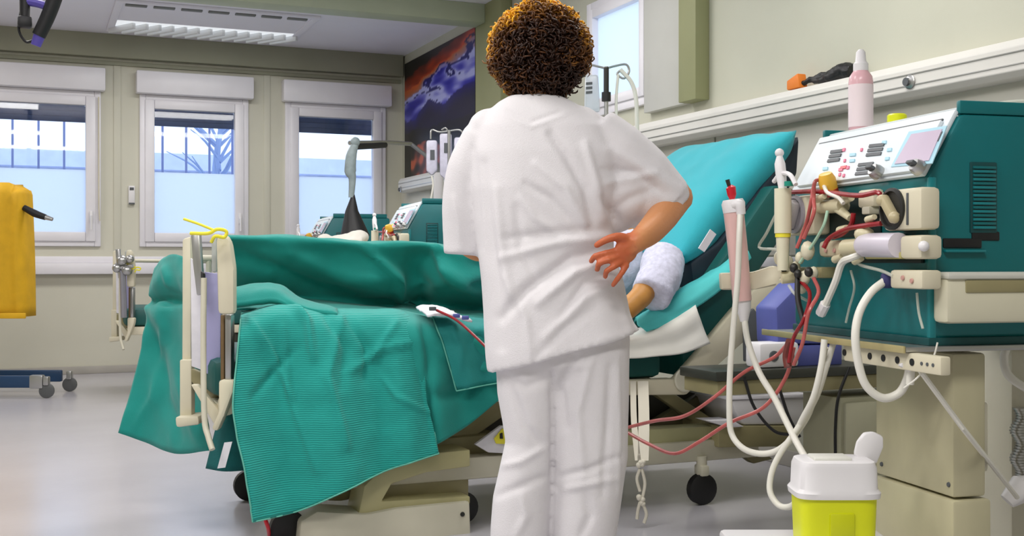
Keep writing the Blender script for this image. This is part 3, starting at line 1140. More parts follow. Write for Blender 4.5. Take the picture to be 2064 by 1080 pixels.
    fb('valve_block', 1812, 1856, 474, 522, .055, CREAM, bev=.01)
    ball_ = NB()
    ball(ball_, mf(1862, 496, .05), .012, 2)
    P('valve_knob', ball_, WHITE)
    fb('dark_gap', 1700, 1856, 522, 530, .01, MATS['dark_recess'], bev=.001)
    cc = fb('hose_port_block', 1793, 1858, 544, 582, .05, CREAM, bev=.007)
    c = mf(1786, 566, .05)
    P('port_ring', lathe(NB(), (c.x + .02, c.y + .004, c.z), [(.014, 0), (.017, .004), (.017, .024), (.001, .026)], 16, (-1, .35, 0)), mat('indigo_ring', (60, 60, 110), .4), cc)
    P('amber_cap', lathe(NB(), mf(1672, 384, .03), [(.022, 0), (.022, .03), (.016, .045), (.001, .046)], 16, (-.4, -.2, 1)), AMBER)
    P('amber_base', lathe(NB(), mf(1672, 392, .03), [(.024, 0), (.024, .014), (.001, .014)], 16, (-.4, -.2, 1)), mat('brick_red_cap', (170, 50, 30), .4))
    # left mast with drip chamber and arm
    mx_ = .10
    bm = NB()
    tube(bm, [mf(1578, 380, mx_), mf(1578, 470, mx_)], [.022, .022], 14)
    tube(bm, [mf(1578, 470, mx_), mf(1578, 545, mx_)], [.018, .014], 12)
    mast = P('drip_chamber', bm, mat('drip_ivory', (226, 222, 196), .3))
    bm = NB()
    ball(bm, mf(1571, 308, mx_), .012, 2)
    tube(bm, [mf(1571, 308, mx_), mf(1572, 330, mx_), mf(1574, 350, mx_), mf(1578, 384, mx_)], [.005, .014, .014, .010], 10)
    tube(bm, [mf(1560, 366, mx_), mf(1574, 350, mx_), mf(1592, 352, mx_), mf(1604, 372, mx_)], .006, 8, 4)
    P('chamber_cap', bm, WHITE, mast)
    P('green_clip', lathe(NB(), mf(1590, 375, mx_), [(.012, 0), (.012, .012), (.001, .012)], 12), mat('green_clip', (20, 140, 120), .4), mast)
    P('yellow_clip', lathe(NB(), mf(1578, 478, mx_), [(.02, 0), (.02, .012), (.001, .012)], 12), YELB, mast)
    # dialyzer arm
    a = mf(1580, 562, mx_)
    bm = NB()
    tube(bm, [mf(1620, 556, .02), mf(1600, 558, mx_ * .7), mf(1575, 560, mx_)], .016, 10)
    P('arm_joint', bm, MATS['connector_ivory'])
    bm = NB()
    n_ = 10
    for (u, v, r) in ((1570, 520, .014), (1590, 528, .012), (1604, 540, .013), (1612, 520, .012), (1586, 548, .016), (1628, 505, .018), (1616, 575, .016), (1622, 560, .014), (1640, 550, .012)):
        ball(bm, mf(u, v, .07), r, 2, (1, 1, 1.4))
    P('luer_fittings', bm, mat('luer_cream', (222, 216, 190), .35))
    for (u, v, r) in ((1600, 540, .011), (1580, 540, .010), (1630, 548, .011), (1608, 552, .010)):
        P('dark_fitting', ball(NB(), mf(u, v, .09), r, 2, (1, 1, 1.2)), DARK)
    fb('small_clamp_block', 1608, 1655, 538, 560, .05, OLIVE, bev=.006)
    for (u, v, r) in ((1655, 398, .010), (1700, 462, .011), (1756, 440, .009), (1690, 520, .010), (1730, 524, .009)):
        P('fitting', tube(NB(), [mf(u - 7, v + 3, .05), mf(u + 7, v - 3, .055)], [r, r * .7], 10), MATS['connector_ivory'])
    for (u, v) in ((1665, 505), (1682, 505), (1820, 560), (1838, 566)):
        P('port_dot', lathe(NB(), mf(u, v, .046 if u < 1700 else .051), [(.006, 0), (.005, .003), (.001, .003)], 10, (-1, 0, 0)), mat('port_rose', (196, 150, 140), .4))
    # lines on the front
    def line(name, pts, r, m, s=5):
        P(name, tube(NB(), [mf(*p) for p in pts], r, 8, s), m)
    line('blood_line', [(1582, 388, .06), (1650, 386, .055), (1728, 394, .06), (1770, 388, .06), (1776, 410, .05)], .006, BLOOD)
    line('blood_line', [(1776, 450, .05), (1740, 455, .06), (1705, 462, .06), (1672, 480, .06), (1660, 500, .07)], .006, BLOOD)
    line('blood_line', [(1640, 375, .05), (1636, 400, .07), (1628, 440, .07), (1618, 470, .07), (1606, 500, .08)], .005, BLOODP)
    line('blood_line', [(1655, 360, .05), (1642, 368, .07), (1640, 400, .07), (1640, 430, .08), (1620, 480, .08)], .005, BLOODP)
    line('blood_line', [(1720, 430, .05), (1716, 452, .05), (1700, 470, .05), (1680, 478, .05)], .006, BLOOD)
    line('green_line', [(1668, 425, .06), (1660, 455, .07), (1640, 490, .07), (1612, 530, .08)], .004, mat('pale_green_tube', (170, 206, 180), .3))
    line('clear_line', [(1570, 420, .1), (1545, 470, .1), (1530, 498, .1), (1560, 502, .1), (1590, 506, .08)], .004, CLEAR)
    line('clear_line', [(1722, 520, .05), (1735, 534, .05), (1775, 545, .05), (1800, 556, .05)], .004, CLEAR)
    line('clear_line', [(1590, 575, .09), (1600, 590, .09), (1612, 598, .08), (1640, 612, .03)], .004, CLEAR)
    line('clear_line', [(1715, 545, .02), (1722, 580, .02), (1712, 620, .02), (1705, 650, .02)], .003, CLEAR)
    line('clear_line', [(1848, 590, .02), (1852, 630, .02), (1860, 662, .02)], .003, CLEAR)
    line('white_line', [(1660, 372, .05), (1668, 388, .06), (1690, 398, .06), (1700, 410, .06)], .005, TUBEW)
    line('white_hose', [(1738, 512, .05), (1715, 520, .08), (1697, 530, .08), (1685, 565, .08), (1670, 600, .08), (1658, 625, .08)], [.008, .008, .009, .009, .009, .010], TUBEW)
    line('hose_end', [(1664, 612, .08), (1654, 632, .08)], [.013, .013], WHITE)
    line('blood_line', [(1606, 560, .08), (1632, 590, .08), (1622, 640, .12), (1600, 680, .12), (1590, 730, .12)], .005, BLOOD)
    line('blood_line', [(1640, 560, .08), (1650, 590, .08), (1630, 630, .12), (1618, 690, .12), (1600, 735, .12)], .005, BLOODP)
    line('black_line', [(1608, 550, .08), (1608, 600, .10), (1620, 650, .12)], .007, BLACK)
    line('tube_bundle', [(1592, 686, .12), (1585, 715, .12), (1588, 740, .12)], .010, mat('bundle_brown', (110, 50, 44), .4))
    return t


mach = make_machine('teal dialysis machine with pale slanted control panel in the right foreground')

mach_b = copy_tree(mach)
mach_b.location = Vector((1.93, 6.05, 0))
mach_b.rotation_euler = (0, 0, math.radians(-6))
mach_b['label'] = 'teal dialysis machine beyond the green cover, just left of the nurse'
mach_c = copy_tree(mach)
mach_c.location = Vector((1.95, 8.15, 0))
mach_c.rotation_euler = (0, 0, math.radians(-4))
mach_c['label'] = 'farthest teal dialysis machine, in front of the rightmost far window'

# dialyzer with hoses, held on the arm of the near machine
DD = 3.02
dz = thing('dialyzer', 'pink fibre dialyzer cylinder with red top cap held beside the near dialysis machine', 'dialyzer', tuple(W(1485, 600, DD)))
DO = dz.location.copy()


def D(u, v, dd=0.0):
    return W(u, v, DD + dd) - DO


obj('fibre_body', tube(NB(), [D(1478, 420), D(1487, 500), D(1496, 606)], [.027, .026, .025], 20), PINKB, dz)
bm = tube(NB(), [D(1477, 402), D(1478, 410), D(1480, 428)], [.026, .031, .029], 20)
obj('top_collar', bm, WHITE, dz)
bm = tube(NB(), [D(1497, 590), D(1498, 604)], [.018, .020], 18)
obj('purple_ring', bm, mat('purple_ring', (120, 90, 160), .4), dz)
obj('bottom_cap', tube(NB(), [D(1498, 604), D(1499, 622), D(1500, 648)], [.021, .019, .010], 18), WHITE, dz)
obj('brown_cap', tube(NB(), [D(1496, 580, .01), D(1497, 592, .01)], [.022, .022], 16), mat('maroon_cap', (110, 60, 80), .4), dz)
c = obj('red_cap', tube(NB(), [D(1471, 374), D(1473, 378), D(1475, 392), D(1476, 402)], [.006, .013, .012, .007], 14), RED, dz)
obj('cap_tip', tube(NB(), [D(1466, 362), D(1470, 376)], [.006, .005], 8), DARK, c)
obj('port_elbow', tube(NB(), [D(1478, 414, -.02), D(1490, 412, -.03), D(1494, 432, -.03)], [.012, .014, .012], 12, 4), WHITE, dz)
obj('white_hose', tube(NB(), [D(1492, 425, -.03), D(1490, 480, -.05), D(1487, 560, -.05), D(1480, 640, -.05), D(1472, 740, -.05), D(1470, 820, -.05), D(1474, 872, -.05), D(1496, 902, -.08), D(1530, 914, -.1),
                            D(1566, 908, -.12), D(1598, 880, -.15), D(1620, 840, -.2), D(1640, 800, -.25), D(1655, 740, -.28), D(1662, 684, -.28)], .0080, 10, 6), TUBEW, dz)
obj('white_hose', tube(NB(), [D(1500, 640), D(1508, 690, -.02), D(1530, 750, -.05), D(1560, 800, -.1), D(1585, 850, -.15), D(1605, 890, -.2), D(1625, 925, -.3)], .0085, 10, 6), TUBEW, dz)
obj('holder_arm', prism(NB(), [D(1452, 550, .03), D(1520, 548, .03), D(1560, 535, .0), D(1580, 540, -.02), D(1568, 575, -.02), D(1520, 584, .03), D(1454, 584, .03)], FW * .03, .006), CREAM, dz)

wh = obj('drain_hose', tube(NB(), [W(1680, 690, 2.78), W(1665, 740, 2.78), W(1645, 800, 2.8), W(1610, 860, 2.84), W(1575, 910, 2.86), W(1556, 950, 2.86), W(1552, 990, 2.85), W(1570, 1018, 2.83), W(1594, 1020, 2.8), W(1612, 1000, 2.76)], .0078, 10, 6), TUBEW)
tag(wh, 'white drain hose looping from the machine shelf down beside the yellow sharps bin', 'hose')
wh = obj('supply_hose', tube(NB(), [W(1784, 566, 2.58), W(1755, 590, 2.56), W(1732, 630, 2.55), W(1724, 680, 2.54), W(1732, 740, 2.54), W(1748, 780, 2.54), W(1780, 802, 2.54), W(1812, 792, 2.54), W(1828, 765, 2.53), W(1834, 738, 2.5)], .0095, 10, 6), TUBEW)
tag(wh, 'white hose curving from the lowest machine port down and up under the shelf', 'hose')
cn = thing('hose_connector', 'white square hose connector clipped under the shelf of the near machine', 'connector', tuple(W(1834, 735, 2.5)))
CO = cn.location.copy()
obj('connector_body', prism(NB(), [W(u, v, 2.49) - CO for u, v in ((1814, 738), (1832, 716), (1856, 728), (1838, 752))], FW * .025, .005), WHITE, cn)
obj('connector_neck', tube(NB(), [W(1834, 700, 2.5) - CO, W(1835, 722, 2.5) - CO], .010, 10), WHITE, cn)
obj('connector_stub', tube(NB(), [W(1836, 745, 2.5) - CO, W(1834, 775, 2.5) - CO], .009, 10), TUBEW, cn)
ob = obj('straight_tube', tube(NB(), [W(1846, 735, 2.46), W(1940, 862, 2.47), W(2050, 1002, 2.75)], .006, 8), TUBEW)
tag(ob, 'thin white straight tube slanting down to the right across the machine pedestal', 'tube')
ob = obj('loose_wire', tube(NB(), [W(1890, 690, 2.45), W(1880, 722, 2.45), W(1850, 760, 2.45), W(1822, 782, 2.46)], .002, 6, 5), TUBEW)
tag(ob, 'thin white wire sagging in front of the machine pedestal', 'wire')
for k, (pts, lab) in enumerate((
        ([(1664, 700, 2.76), (1650, 760, 2.8), (1632, 830, 2.84), (1600, 880, 2.86), (1580, 900, 2.9)], 'white hose hanging from the shelf, crossing the looped drain hose'),
        )):
    ob = obj('shelf_hose', tube(NB(), [W(*p) for p in pts], .0072, 10, 6), TUBEW)
    tag(ob, lab, 'hose')

# blood lines from the machine to the patient
for pts, lab in (
        ([(1590, 690, 2.95), (1560, 720, 3.0), (1500, 750, 3.0), (1440, 800, 3.02), (1380, 838, 3.1), (1320, 848, 3.2), (1262, 862, 3.4)], 'upper pink blood line sagging from the machine behind the nurse'),
        ([(1600, 700, 2.9), (1584, 760, 2.92), (1540, 820, 2.95), (1470, 852, 3.0), (1410, 890, 3.05), (1360, 914, 3.1), (1310, 896, 3.2), (1262, 870, 3.4)], 'lower red blood line with the deeper sag beside the nurse')):
    ob = obj('blood_line', tube(NB(), [W(*p) for p in pts], .005, 8, 6), BLOODP)
    tag(ob, lab, 'blood line')
ob = obj('blood_line', tube(NB(), [W(880, 625, 4.1), W(920, 645, 4.05), W(960, 680, 4.0), (W(1000, 720, 3.95)), W(1060, 780, 3.9)], .005, 8, 5), BLOOD)
tag(ob, 'red blood line lying on the green sheet left of the nurse', 'blood line')
for pts, lab in (([(1500, 760, 3.6), (1520, 820, 3.6), (1560, 868, 3.55), (1600, 876, 3.5)], 'black cable curving in front of the white box under the bed head'),
                 ([(1712, 740, 3.5), (1690, 800, 3.5), (1684, 860, 3.5), (1684, 925, 3.5)], 'black cable hanging straight down between cabinet and pedestal'),
                 ([(1570, 780, 3.5), (1590, 840, 3.45), (1612, 880, 3.4)], 'short black cable behind the crossing white hoses')):
    ob = obj('black_cable', tube(NB(), [onY(p[0], p[1], 3.492) for p in pts], .006, 8, 6), BLACK)
    tag(ob, lab, 'cable')

# bottle on the near machine
q = MR.inverted() @ (mhit(1735, 250, (0, 0, ZT + .018), (0, 0, 1))) + MO
q = MR.inverted() @ Vector((XS + .10, mhit(1735, 250, (XS + .10, 0, 0), (1, 0, 0)).y, ZT + .019)) + MO
dq = (q - CAM).dot(FW)
k_ = dq / F
bt = thing('rinse_bottle', 'pink plastic bottle with white pointed cap on top of the near dialysis machine', 'bottle', tuple(q))
hb = (proj(q)[1] - 100) * k_
r = 24 * k_
obj('bottle_body', lathe(NB(), (0, 0, 0), [(r * .9, 0), (r, .006), (r, hb * .62), (r * .93, hb * .68), (r * .55, hb * .76), (r * .45, hb * .77)], 28), PINK, bt)
obj('label_band', lathe(NB(), (0, 0, 0), [(r * 1.02, hb * .08), (r * 1.02, hb * .58)], 28), mat('pale_label', (242, 226, 230), .5), bt)
obj('bottle_cap', lathe(NB(), (0, 0, 0), [(r * .62, hb * .74), (r * .62, hb * .83), (r * .45, hb * .86), (r * .38, hb * .97), (r * .2, hb)], 20), WHITE, bt)
q = MR.inverted() @ Vector((XS + .06, mhit(1808, 238, (XS + .06, 0, 0), (1, 0, 0)).y, ZT + .019)) + MO
yc = thing('yellow_disc', 'small flat yellow disc on the tray of the near machine, beside the bottle', 'disc', tuple(q))  # flat yellow cap-like disc lying on the tray
obj('disc_body', lathe(NB(), (0, 0, 0), [(.024, 0), (.024, .02), (.02, .024), (.001, .024)], 18), YEL, yc)
q = MR.inverted() @ Vector((XS + .22, .12, ZT + .019)) + MO
ob = tag(obj('coiled_tubing', tube(NB(), [(q.x + math.cos(a * .5) * (.07 + .01 * math.sin(a)), q.y + math.sin(a * .5) * .1, q.z + .006 + a * .0006) for a in range(26)], .005, 6, 2), CLEAR), 'clear tubing coiled on the tray of the near dialysis machine', 'tubing')

# ---------------------------------------------------------------- sharps bin and its stool
d = 2.55
c = W(1680, 1000, d)
zb_ = W(1680, 1068, 2.5).z - .02
zb_ = .36
s0 = (1765 - 1597) / F * d / 2
bin_ = thing('sharps_bin', 'yellow sharps bin with white lid and open flap in front of the machine pedestal', 'sharps container', (c.x, c.y, zb_), -YAW)
zl0 = W(1680, 990, d).z - zb_
zl1 = W(1680, 925, d).z - zb_


def ringsq(rx, ry, z, p=5, n=40):
    out = []
    for k in range(n):
        a = 2 * PI * k / n
        ca, sa = math.cos(a), math.sin(a)
        out.append(Vector((rx * math.copysign(abs(ca) ** (2 / p), ca), ry * math.copysign(abs(sa) ** (2 / p), sa), z)))
    return out


ry = s0 * .72
bm = loft(NB(), [ringsq(s0 * .86, ry * .86, 0), ringsq(s0 * .88, ry * .88, .01), ringsq(s0 * .93, ry * .93, zl0)])
obj('bin_body', bm, YEL, bin_)
bm = bb(-s0 * .28, s0 * .32, -ry * .93 - .004, -ry * .8, .04, zl0 - .035, .012)
obj('label_panel', bm, mat('yellow_panel_shade', (206, 212, 16), .4), bin_)
bm = loft(NB(), [ringsq(s0 * 1.0, ry * 1.0, zl0 - .006), ringsq(s0 * 1.02, ry * 1.02, zl0 + .006), ringsq(s0 * .95, ry * .95, zl0 + .014), ringsq(s0 * .93, ry * .93, zl1 - .012), ringsq(s0 * .88, ry * .88, zl1), ringsq(s0 * .82, ry * .82, zl1 + .002)])
lid = obj('bin_lid', bm, WHITE, bin_)
obj('lid_plug', bb(-s0 * .55, s0 * .35, -ry * .5, ry * .5, zl1 - .002, zl1 + .008, .004), mat('lid_inner', (222, 222, 214), .5), lid)
fo = Vector(bin_.location)
RF = Matrix.Rotation(YAW, 3, 'Z')
fpx = [(1722, 916), (1728, 890), (1742, 872), (1762, 870), (1782, 880), (1782, 902), (1768, 936), (1740, 938)]
obj('lid_flap', prism(NB(), [RF @ (W(u, v, d + .02) - fo) for u, v in fpx], (0, .014, 0), .006), WHITE, lid)
st = thing('step_stool', 'low white step stool under the yellow sharps bin', 'stool', (c.x, c.y, 0), -YAW)
obj('stool_top', bb(-.22, .16, -.12, .20, zb_ - .03, zb_, .01), WHITE, st)
for sx_ in (-.17, .11):
    for sy_ in (-.08, .15):
        obj('leg', tube(NB(), [(sx_, sy_, zb_ - .03), (sx_ * 1.05, sy_ * 1.05, 0)], .014, 10), WHITE, st)

# ---------------------------------------------------------------- low cabinet and things at the bed head
xa, xb, yc0, yc1 = 2.28, 3.4, 3.50, 3.74
zc = onY(1600, 742, yc0).z
cab = thing('low_cabinet', 'low cream cabinet with dark top between bed head and dialysis machine', 'cabinet', (xa, yc0, 0))
xw = xb - xa
L0 = onY(1440, 742, yc0).x - xa
obj('dark_top', bb(L0, xw, -.01, yc1 - yc0, zc - .035, zc, .004), mat('dark_worktop', (52, 54, 48), .4), cab)
obj('apron', bb(L0 + .02, xw, .01, yc1 - yc0, zc - .09, zc - .037, .004), OLIVE, cab)
X1 = onY(1618, 850, yc1).x - xa
obj('carcass', bb(X1, xw, .01, yc1 - yc0, .06, zc - .122, .004), mat('cabinet_cream', (176, 174, 148), .45, var=.05), cab)
obj('door', bb(X1 + .01, (X1 + xw) / 2 - .01, -.008, .01, .09, zc - .14, .006), mat('cabinet_door_cream', (186, 184, 158), .45, var=.05), cab)
obj('door', bb((X1 + xw) / 2 + .01, xw - .01, -.008, .01, .09, zc - .14, .006), MATS['cabinet_door_cream'], cab)
obj('plinth', bb(X1 + .02, xw, .03, .22, 0, .06, .002), DARK, cab)


def at_y(name, label, cat, px, y, th, m, bev=.01):
    P = [onY(u, v, y) for u, v in px]
    z = min(p.z for p in P)
    x = sum(p.x for p in P) / len(P)
    t = thing(name, label, cat, (x, y, z))
    o = Vector((x, y, z))
    return t, o, [p - o for p in P]


t, o, P = at_y('violet_bin', 'violet blue plastic bin standing behind the dialysis tubing at the bed head', 'bin', [(1536, 690), (1533, 618), (1580, 570), (1640, 560), (1668, 690)], 3.66, .2, BLUEB)
zz_ = onY(1570, 690, 3.66).z
obj('bin_body', prism(NB(), [p + Vector((0, -.1, 0)) for p in P], (0, .14, 0), .012), BLUEB, t)
obj('bin_foot', bb(P[0].x + .01, P[4].x - .01, -.1, .03, zc - o.z, 0, .004), BLUEB, t)
t, o, P = at_y('white_pump_unit', 'small white device with round grey ports below the violet bin', 'device', [(1532, 744), (1532, 700), (1540, 692), (1604, 692), (1612, 700), (1612, 744)], 3.53, .1, WHITE)
o.z = zc
t.location.z = zc
obj('unit_body', bb(P[0].x, P[4].x, 0, .1, 0, .095, .015), WHITE, t)
for k in range(2):
    obj('port', lathe(NB(), (P[0].x + .06 + k * .07, 0, .045), [(.02, 0), (.02, .006), (.014, .008), (.001, .004)], 16, (0, -1, 0)), KEYG, t)
t = thing('white_storage_box', 'white box lying on the bed chassis at the head end, behind the crossing hoses', 'box', tuple(onY(1560, 858, 4.1)))
o = t.location.copy()
obj('box_body', prism(NB(), [onY(u, v, 4.03) - o for u, v in ((1500, 857), (1482, 830), (1474, 806), (1628, 800), (1636, 856))], (0, .3, 0), .012), WHITE, t)
obj('box_lid', prism(NB(), [onY(u, v, 4.02) - o for u, v in ((1468, 806), (1470, 799), (1632, 793), (1632, 801))], (0, .32, 0), .003), PAPER, t)
obj('lid_flap', prism(NB(), [onY(u, v, 4.0) - o for u, v in ((1426, 848), (1476, 846), (1500, 860), (1470, 862))], (0, .1, 0), .003), PAPER, t)

# treatment water unit at the right edge
dw = 3.1
wu = thing('water_supply_unit', 'cream water supply unit with white ribbed hose at the right edge', 'supply unit', tuple(W(2100, 1000, dw).xy) + (0,), -YAW)
hw = .13
xl_ = (2038 - 2100) / F * dw
z1_ = W(2100, 700, dw).z
obj('unit_case', bb(xl_, xl_ + .3, 0, .3, .1, z1_, .012), CREAM2, wu)
obj('unit_top', bb(xl_ - .02, xl_ + .32, -.02, .32, z1_, z1_ + .02, .006), OLIVE, wu)
obj('unit_foot', bb(xl_ - .06, xl_ + .32, -.04, .32, 0, .1, .012), CREAM, wu)


def U(u, v, dd=0.0):
    w_ = W(u, v, dw + dd) - wu.location
    return RF @ w_


ob = obj('ribbed_hose', tube(NB(), [U(2034, 690, -.03), U(2024, 720, -.04), U(2032, 755, -.05), U(2064, 780, -.05), U(2090, 790, -.05)], .011, 10, 6), TUBEW, wu)
bm = NB()
for k in range(26):
    v = 822 + k * 5.5
    u = 2058 + 6 * math.sin(k * .6)
    tube(bm, [U(u, v, -.03), U(u, v + 3, -.03)], [.022, .022], 10)
    tube(bm, [U(u, v + 3, -.03), U(u, v + 5.5, -.03)], [.017, .017], 10)
obj('corrugated_hose', bm, STEEL, wu)
obj('hose_coupling', tube(NB(), [U(2030, 1010, -.3), U(2056, 985, -.3), U(2090, 985, -.28)], [.02, .034, .034], 14), WHITE, wu)
bk = thing('equipment_cupboard', 'dark olive cupboard behind the pedestal at the right edge', 'cupboard', tuple(W(2020, 900, 3.36).xy) + (0,), -YAW)
z1_ = W(2020, 768, 3.36).z
obj('cupboard_body', bb(-.07, .34, 0, .2, .05, z1_, .008), mat('cupboard_olive', (104, 96, 66), .5, var=.12), bk)
obj('cupboard_door', bb(-.06, .02, -.012, 0, .08, z1_ - .05, .004), OLIVE, bk)
obj('cupboard_plinth', bb(-.06, .3, .02, .18, 0, .05, .002), DARK, bk)
for pts, lab in (([(2004, 760, 3.3), (2018, 840, 3.3), (2040, 880, 3.2)], 'black cable slanting behind the straight white tube at the right edge'),
                 ([(1996, 862, 3.3), (2020, 870, 3.3), (2046, 868, 3.2)], 'short level black cable beside the cupboard at the right edge')):
    ob = tag(obj('black_cable', tube(NB(), [W(*p) for p in pts], .006, 8, 5), BLACK), lab, 'cable')

# ---------------------------------------------------------------- sheets, pillow, pads
def cloth(name, rows, m, label, cat, group=None, hem=False, **kw):
    me = patch_mesh(rows, **kw)
    me.name = name
    o = link(name, me, m, None, 'all')
    if hem:
        R = [catmull(r, kw.get('nu', 8)) for r in rows]
        cols = [catmull([R[i][j] for i in range(len(R))], kw.get('nv', 8)) for j in (0, -1)]
        top = cols[0][len(cols[0]) // 5:]
        # follow the displaced cloth: nearest mesh vertex
        from mathutils import kdtree
        kd = kdtree.KDTree(len(me.vertices))
        for v in me.vertices:
            kd.insert(v.co, v.index)
        kd.balance()
        for path in (cols[0], R[-1], cols[1]):
            pts = [kd.find(p)[0] + (CAM - p).normalized() * .002 for p in path]
            obj('hem', tube(NB(), pts, .0028, 6), mat('hem_thread', (96, 178, 160), .8), o)
    return tag(o, label, cat, group)


def yrow(pts, Y):
    return [onY(u, v, Y[i] if isinstance(Y, (list, tuple)) else Y) for i, (u, v) in enumerate(pts)]


SG = 'green cotton sheets on the near bed'
# near sheet hanging over the side of the bed
rows = [
    yrow([(488, 628), (560, 612), (640, 622), (740, 622), (800, 622), (846, 640)], 4.34),
    yrow([(484, 652), (562, 628), (650, 636), (745, 636), (802, 638), (848, 662)], [3.98, 4.0, 3.99, 4.0, 3.99, 3.98]),
    yrow([(476, 740), (565, 730), (655, 735), (745, 732), (805, 732), (852, 745)], [3.91, 3.96, 3.90, 3.94, 3.91, 3.94]),
    yrow([(470, 830), (568, 830), (670, 830), (760, 820), (812, 812), (858, 812)], [3.87, 3.93, 3.86, 3.92, 3.88, 3.91]),
    yrow([(492, 945), (580, 945), (680, 930), (768, 900), (822, 878), (872, 865)], [3.84, 3.91, 3.84, 3.90, 3.86, 3.89]),
    yrow([(510, 1052), (600, 1030), (690, 992), (775, 950), (830, 932), (884, 914)], [3.82, 3.89, 3.83, 3.89, 3.85, 3.88]),
]
FL = [([(470, 640), (560, 580), (620, 650), (632, 720)], 10, .02), ([(650, 625), (700, 700), (690, 780)], 12, -.012), ([(500, 640), (540, 700), (570, 760), (590, 800)], 9, .012),
      ([(690, 640), (660, 760), (700, 900)], 10, .012), ([(800, 650), (750, 720), (700, 750)], 8, .010), ([(830, 690), (780, 700), (740, 720)], 7, .010), ([(700, 640), (740, 700), (735, 760)], 9, -.01),
      ([(570, 660), (585, 800), (640, 950)], 9, .010), ([(600, 700), (560, 740), (510, 800)], 9, -.01), ([(840, 660), (852, 760), (880, 910)], 5, .008), ([(770, 760), (800, 800), (860, 830)], 8, .007)]
cloth('green_sheet', rows, SHEET, 'large ribbed green sheet hanging down the near side of the bed', 'sheet', hem=True, nu=18, nv=14, thick=.005, wav=.006, wf=9, folds=[(a, w_ * .8, h * 1.6) for a, w_, h in FL])

# second layer further right
rows = [
    yrow([(800, 622), (850, 632), (905, 642), (960, 650), (1040, 655), (1120, 660)], 4.32),
    yrow([(805, 650), (850, 652), (905, 662), (965, 668), (1040, 672), (1120, 678)], [3.985, 3.965, 3.975, 3.955, 3.965, 3.965]),
    yrow([(820, 740), (865, 735), (920, 735), (980, 725), (1045, 715), (1120, 705)], [3.945, 3.915, 3.955, 3.925, 3.955, 3.945]),
    yrow([(845, 830), (885, 815), (930, 795), (985, 775), (1050, 745), (1120, 722)], [3.935, 3.905, 3.955, 3.925, 3.955, 3.935]),
    yrow([(862, 905), (885, 893), (940, 860), (1000, 812), (1060, 770), (1120, 735)], [3.925, 3.905, 3.945, 3.925, 3.945, 3.935]),
]
FL2 = [([(850, 640), (868, 720), (860, 850)], 10, -.02), ([(905, 700), (940, 740), (1000, 750)], 9, .01), ([(870, 800), (930, 790), (1000, 750)], 14, -.02), ([(880, 700), (900, 720), (930, 735)], 6, .01)]
cloth('green_sheet', rows, SHEET2, 'green sheet layer between the ribbed sheet and the nurse, with an angled lower hem', 'sheet', nu=10, nv=10, thick=.005, wav=.006, wf=9, seed=4, folds=FL2)

# small folded drape next to the nurse
rows = [
    yrow([(868, 628), (900, 632), (940, 638), (990, 642), (1030, 645)], 4.2),
    yrow([(880, 660), (915, 655), (950, 658), (995, 655), (1035, 655)], [3.95, 3.93, 3.95, 3.93, 3.95]),
    yrow([(895, 700), (930, 698), (965, 695), (1000, 695), (1040, 690)], [3.93, 3.90, 3.93, 3.91, 3.93]),
    yrow([(920, 788), (950, 782), (980, 776), (1015, 770), (1050, 764)], [3.92, 3.89, 3.92, 3.90, 3.92]),
]
cloth('surgical_drape', rows, mat('blue_green_drape', (24, 132, 128), .8, var=.06, bump=.2, bscale=200), 'small blue-green drape folded over the bed edge left of the nurse', 'drape', hem=True, nu=8, nv=8, thick=.004, wav=.004, wf=16, seed=8,
      folds=[([(905, 650), (930, 700), (925, 760)], 6, .01), ([(960, 660), (970, 700)], 6, -.01)])

# cover raised over the legs and the far side rail
rows = [
    yrow([(462, 478), (560, 478), (660, 484), (760, 490), (860, 492), (930, 508), (1010, 525), (1110, 540)], 5.06),
    yrow([(455, 475), (560, 475), (660, 481), (760, 487), (860, 489), (930, 502), (1010, 520), (1110, 535)], [4.74, 4.72, 4.72, 4.70, 4.70, 4.66, 4.7, 4.7]),
    yrow([(460, 500), (560, 505), (660, 512), (760, 520), (850, 520), (920, 528), (1000, 540), (1110, 552)], [4.76, 4.72, 4.74, 4.70, 4.74, 4.62, 4.7, 4.7]),
    yrow([(466, 550), (560, 556), (660, 568), (745, 582), (830, 582), (905, 575), (985, 585), (1110, 595)], [4.84, 4.80, 4.82, 4.74, 4.80, 4.66, 4.74, 4.72]),
    yrow([(470, 594), (560, 598), (660, 606), (760, 612), (840, 616), (905, 618), (985, 626), (1110, 630)], [4.94, 4.94, 4.92, 4.88, 4.9, 4.84, 4.86, 4.85]),
    yrow([(470, 606), (560, 606), (660, 614), (760, 622), (840, 628), (905, 634), (985, 640), (1110, 645)], 4.60),
    yrow([(470, 622), (560, 622), (660, 628), (760, 634), (840, 640), (905, 646), (985, 652), (1110, 655)], 4.30),
]
FL3 = [([(740, 500), (800, 560), (810, 620)], 9, .035), ([(880, 500), (905, 560), (960, 590)], 9, .03), ([(560, 500), (700, 560), (800, 560)], 16, .018), ([(480, 510), (640, 580), (790, 610)], 14, -.02),
       ([(900, 545), (930, 560), (970, 550)], 10, .03), ([(830, 540), (850, 580), (850, 620)], 16, -.03), ([(600, 510), (560, 560), (530, 590)], 6, -.008)]
cloth('green_cover', rows, SHEET2, 'dark green cover raised over the legs of the patient and the far side rail', 'cover', nu=9, nv=9, thick=.006, wav=.008, wf=7, seed=2, folds=[(a, w_, h * 1.3) for a, w_, h in FL3])

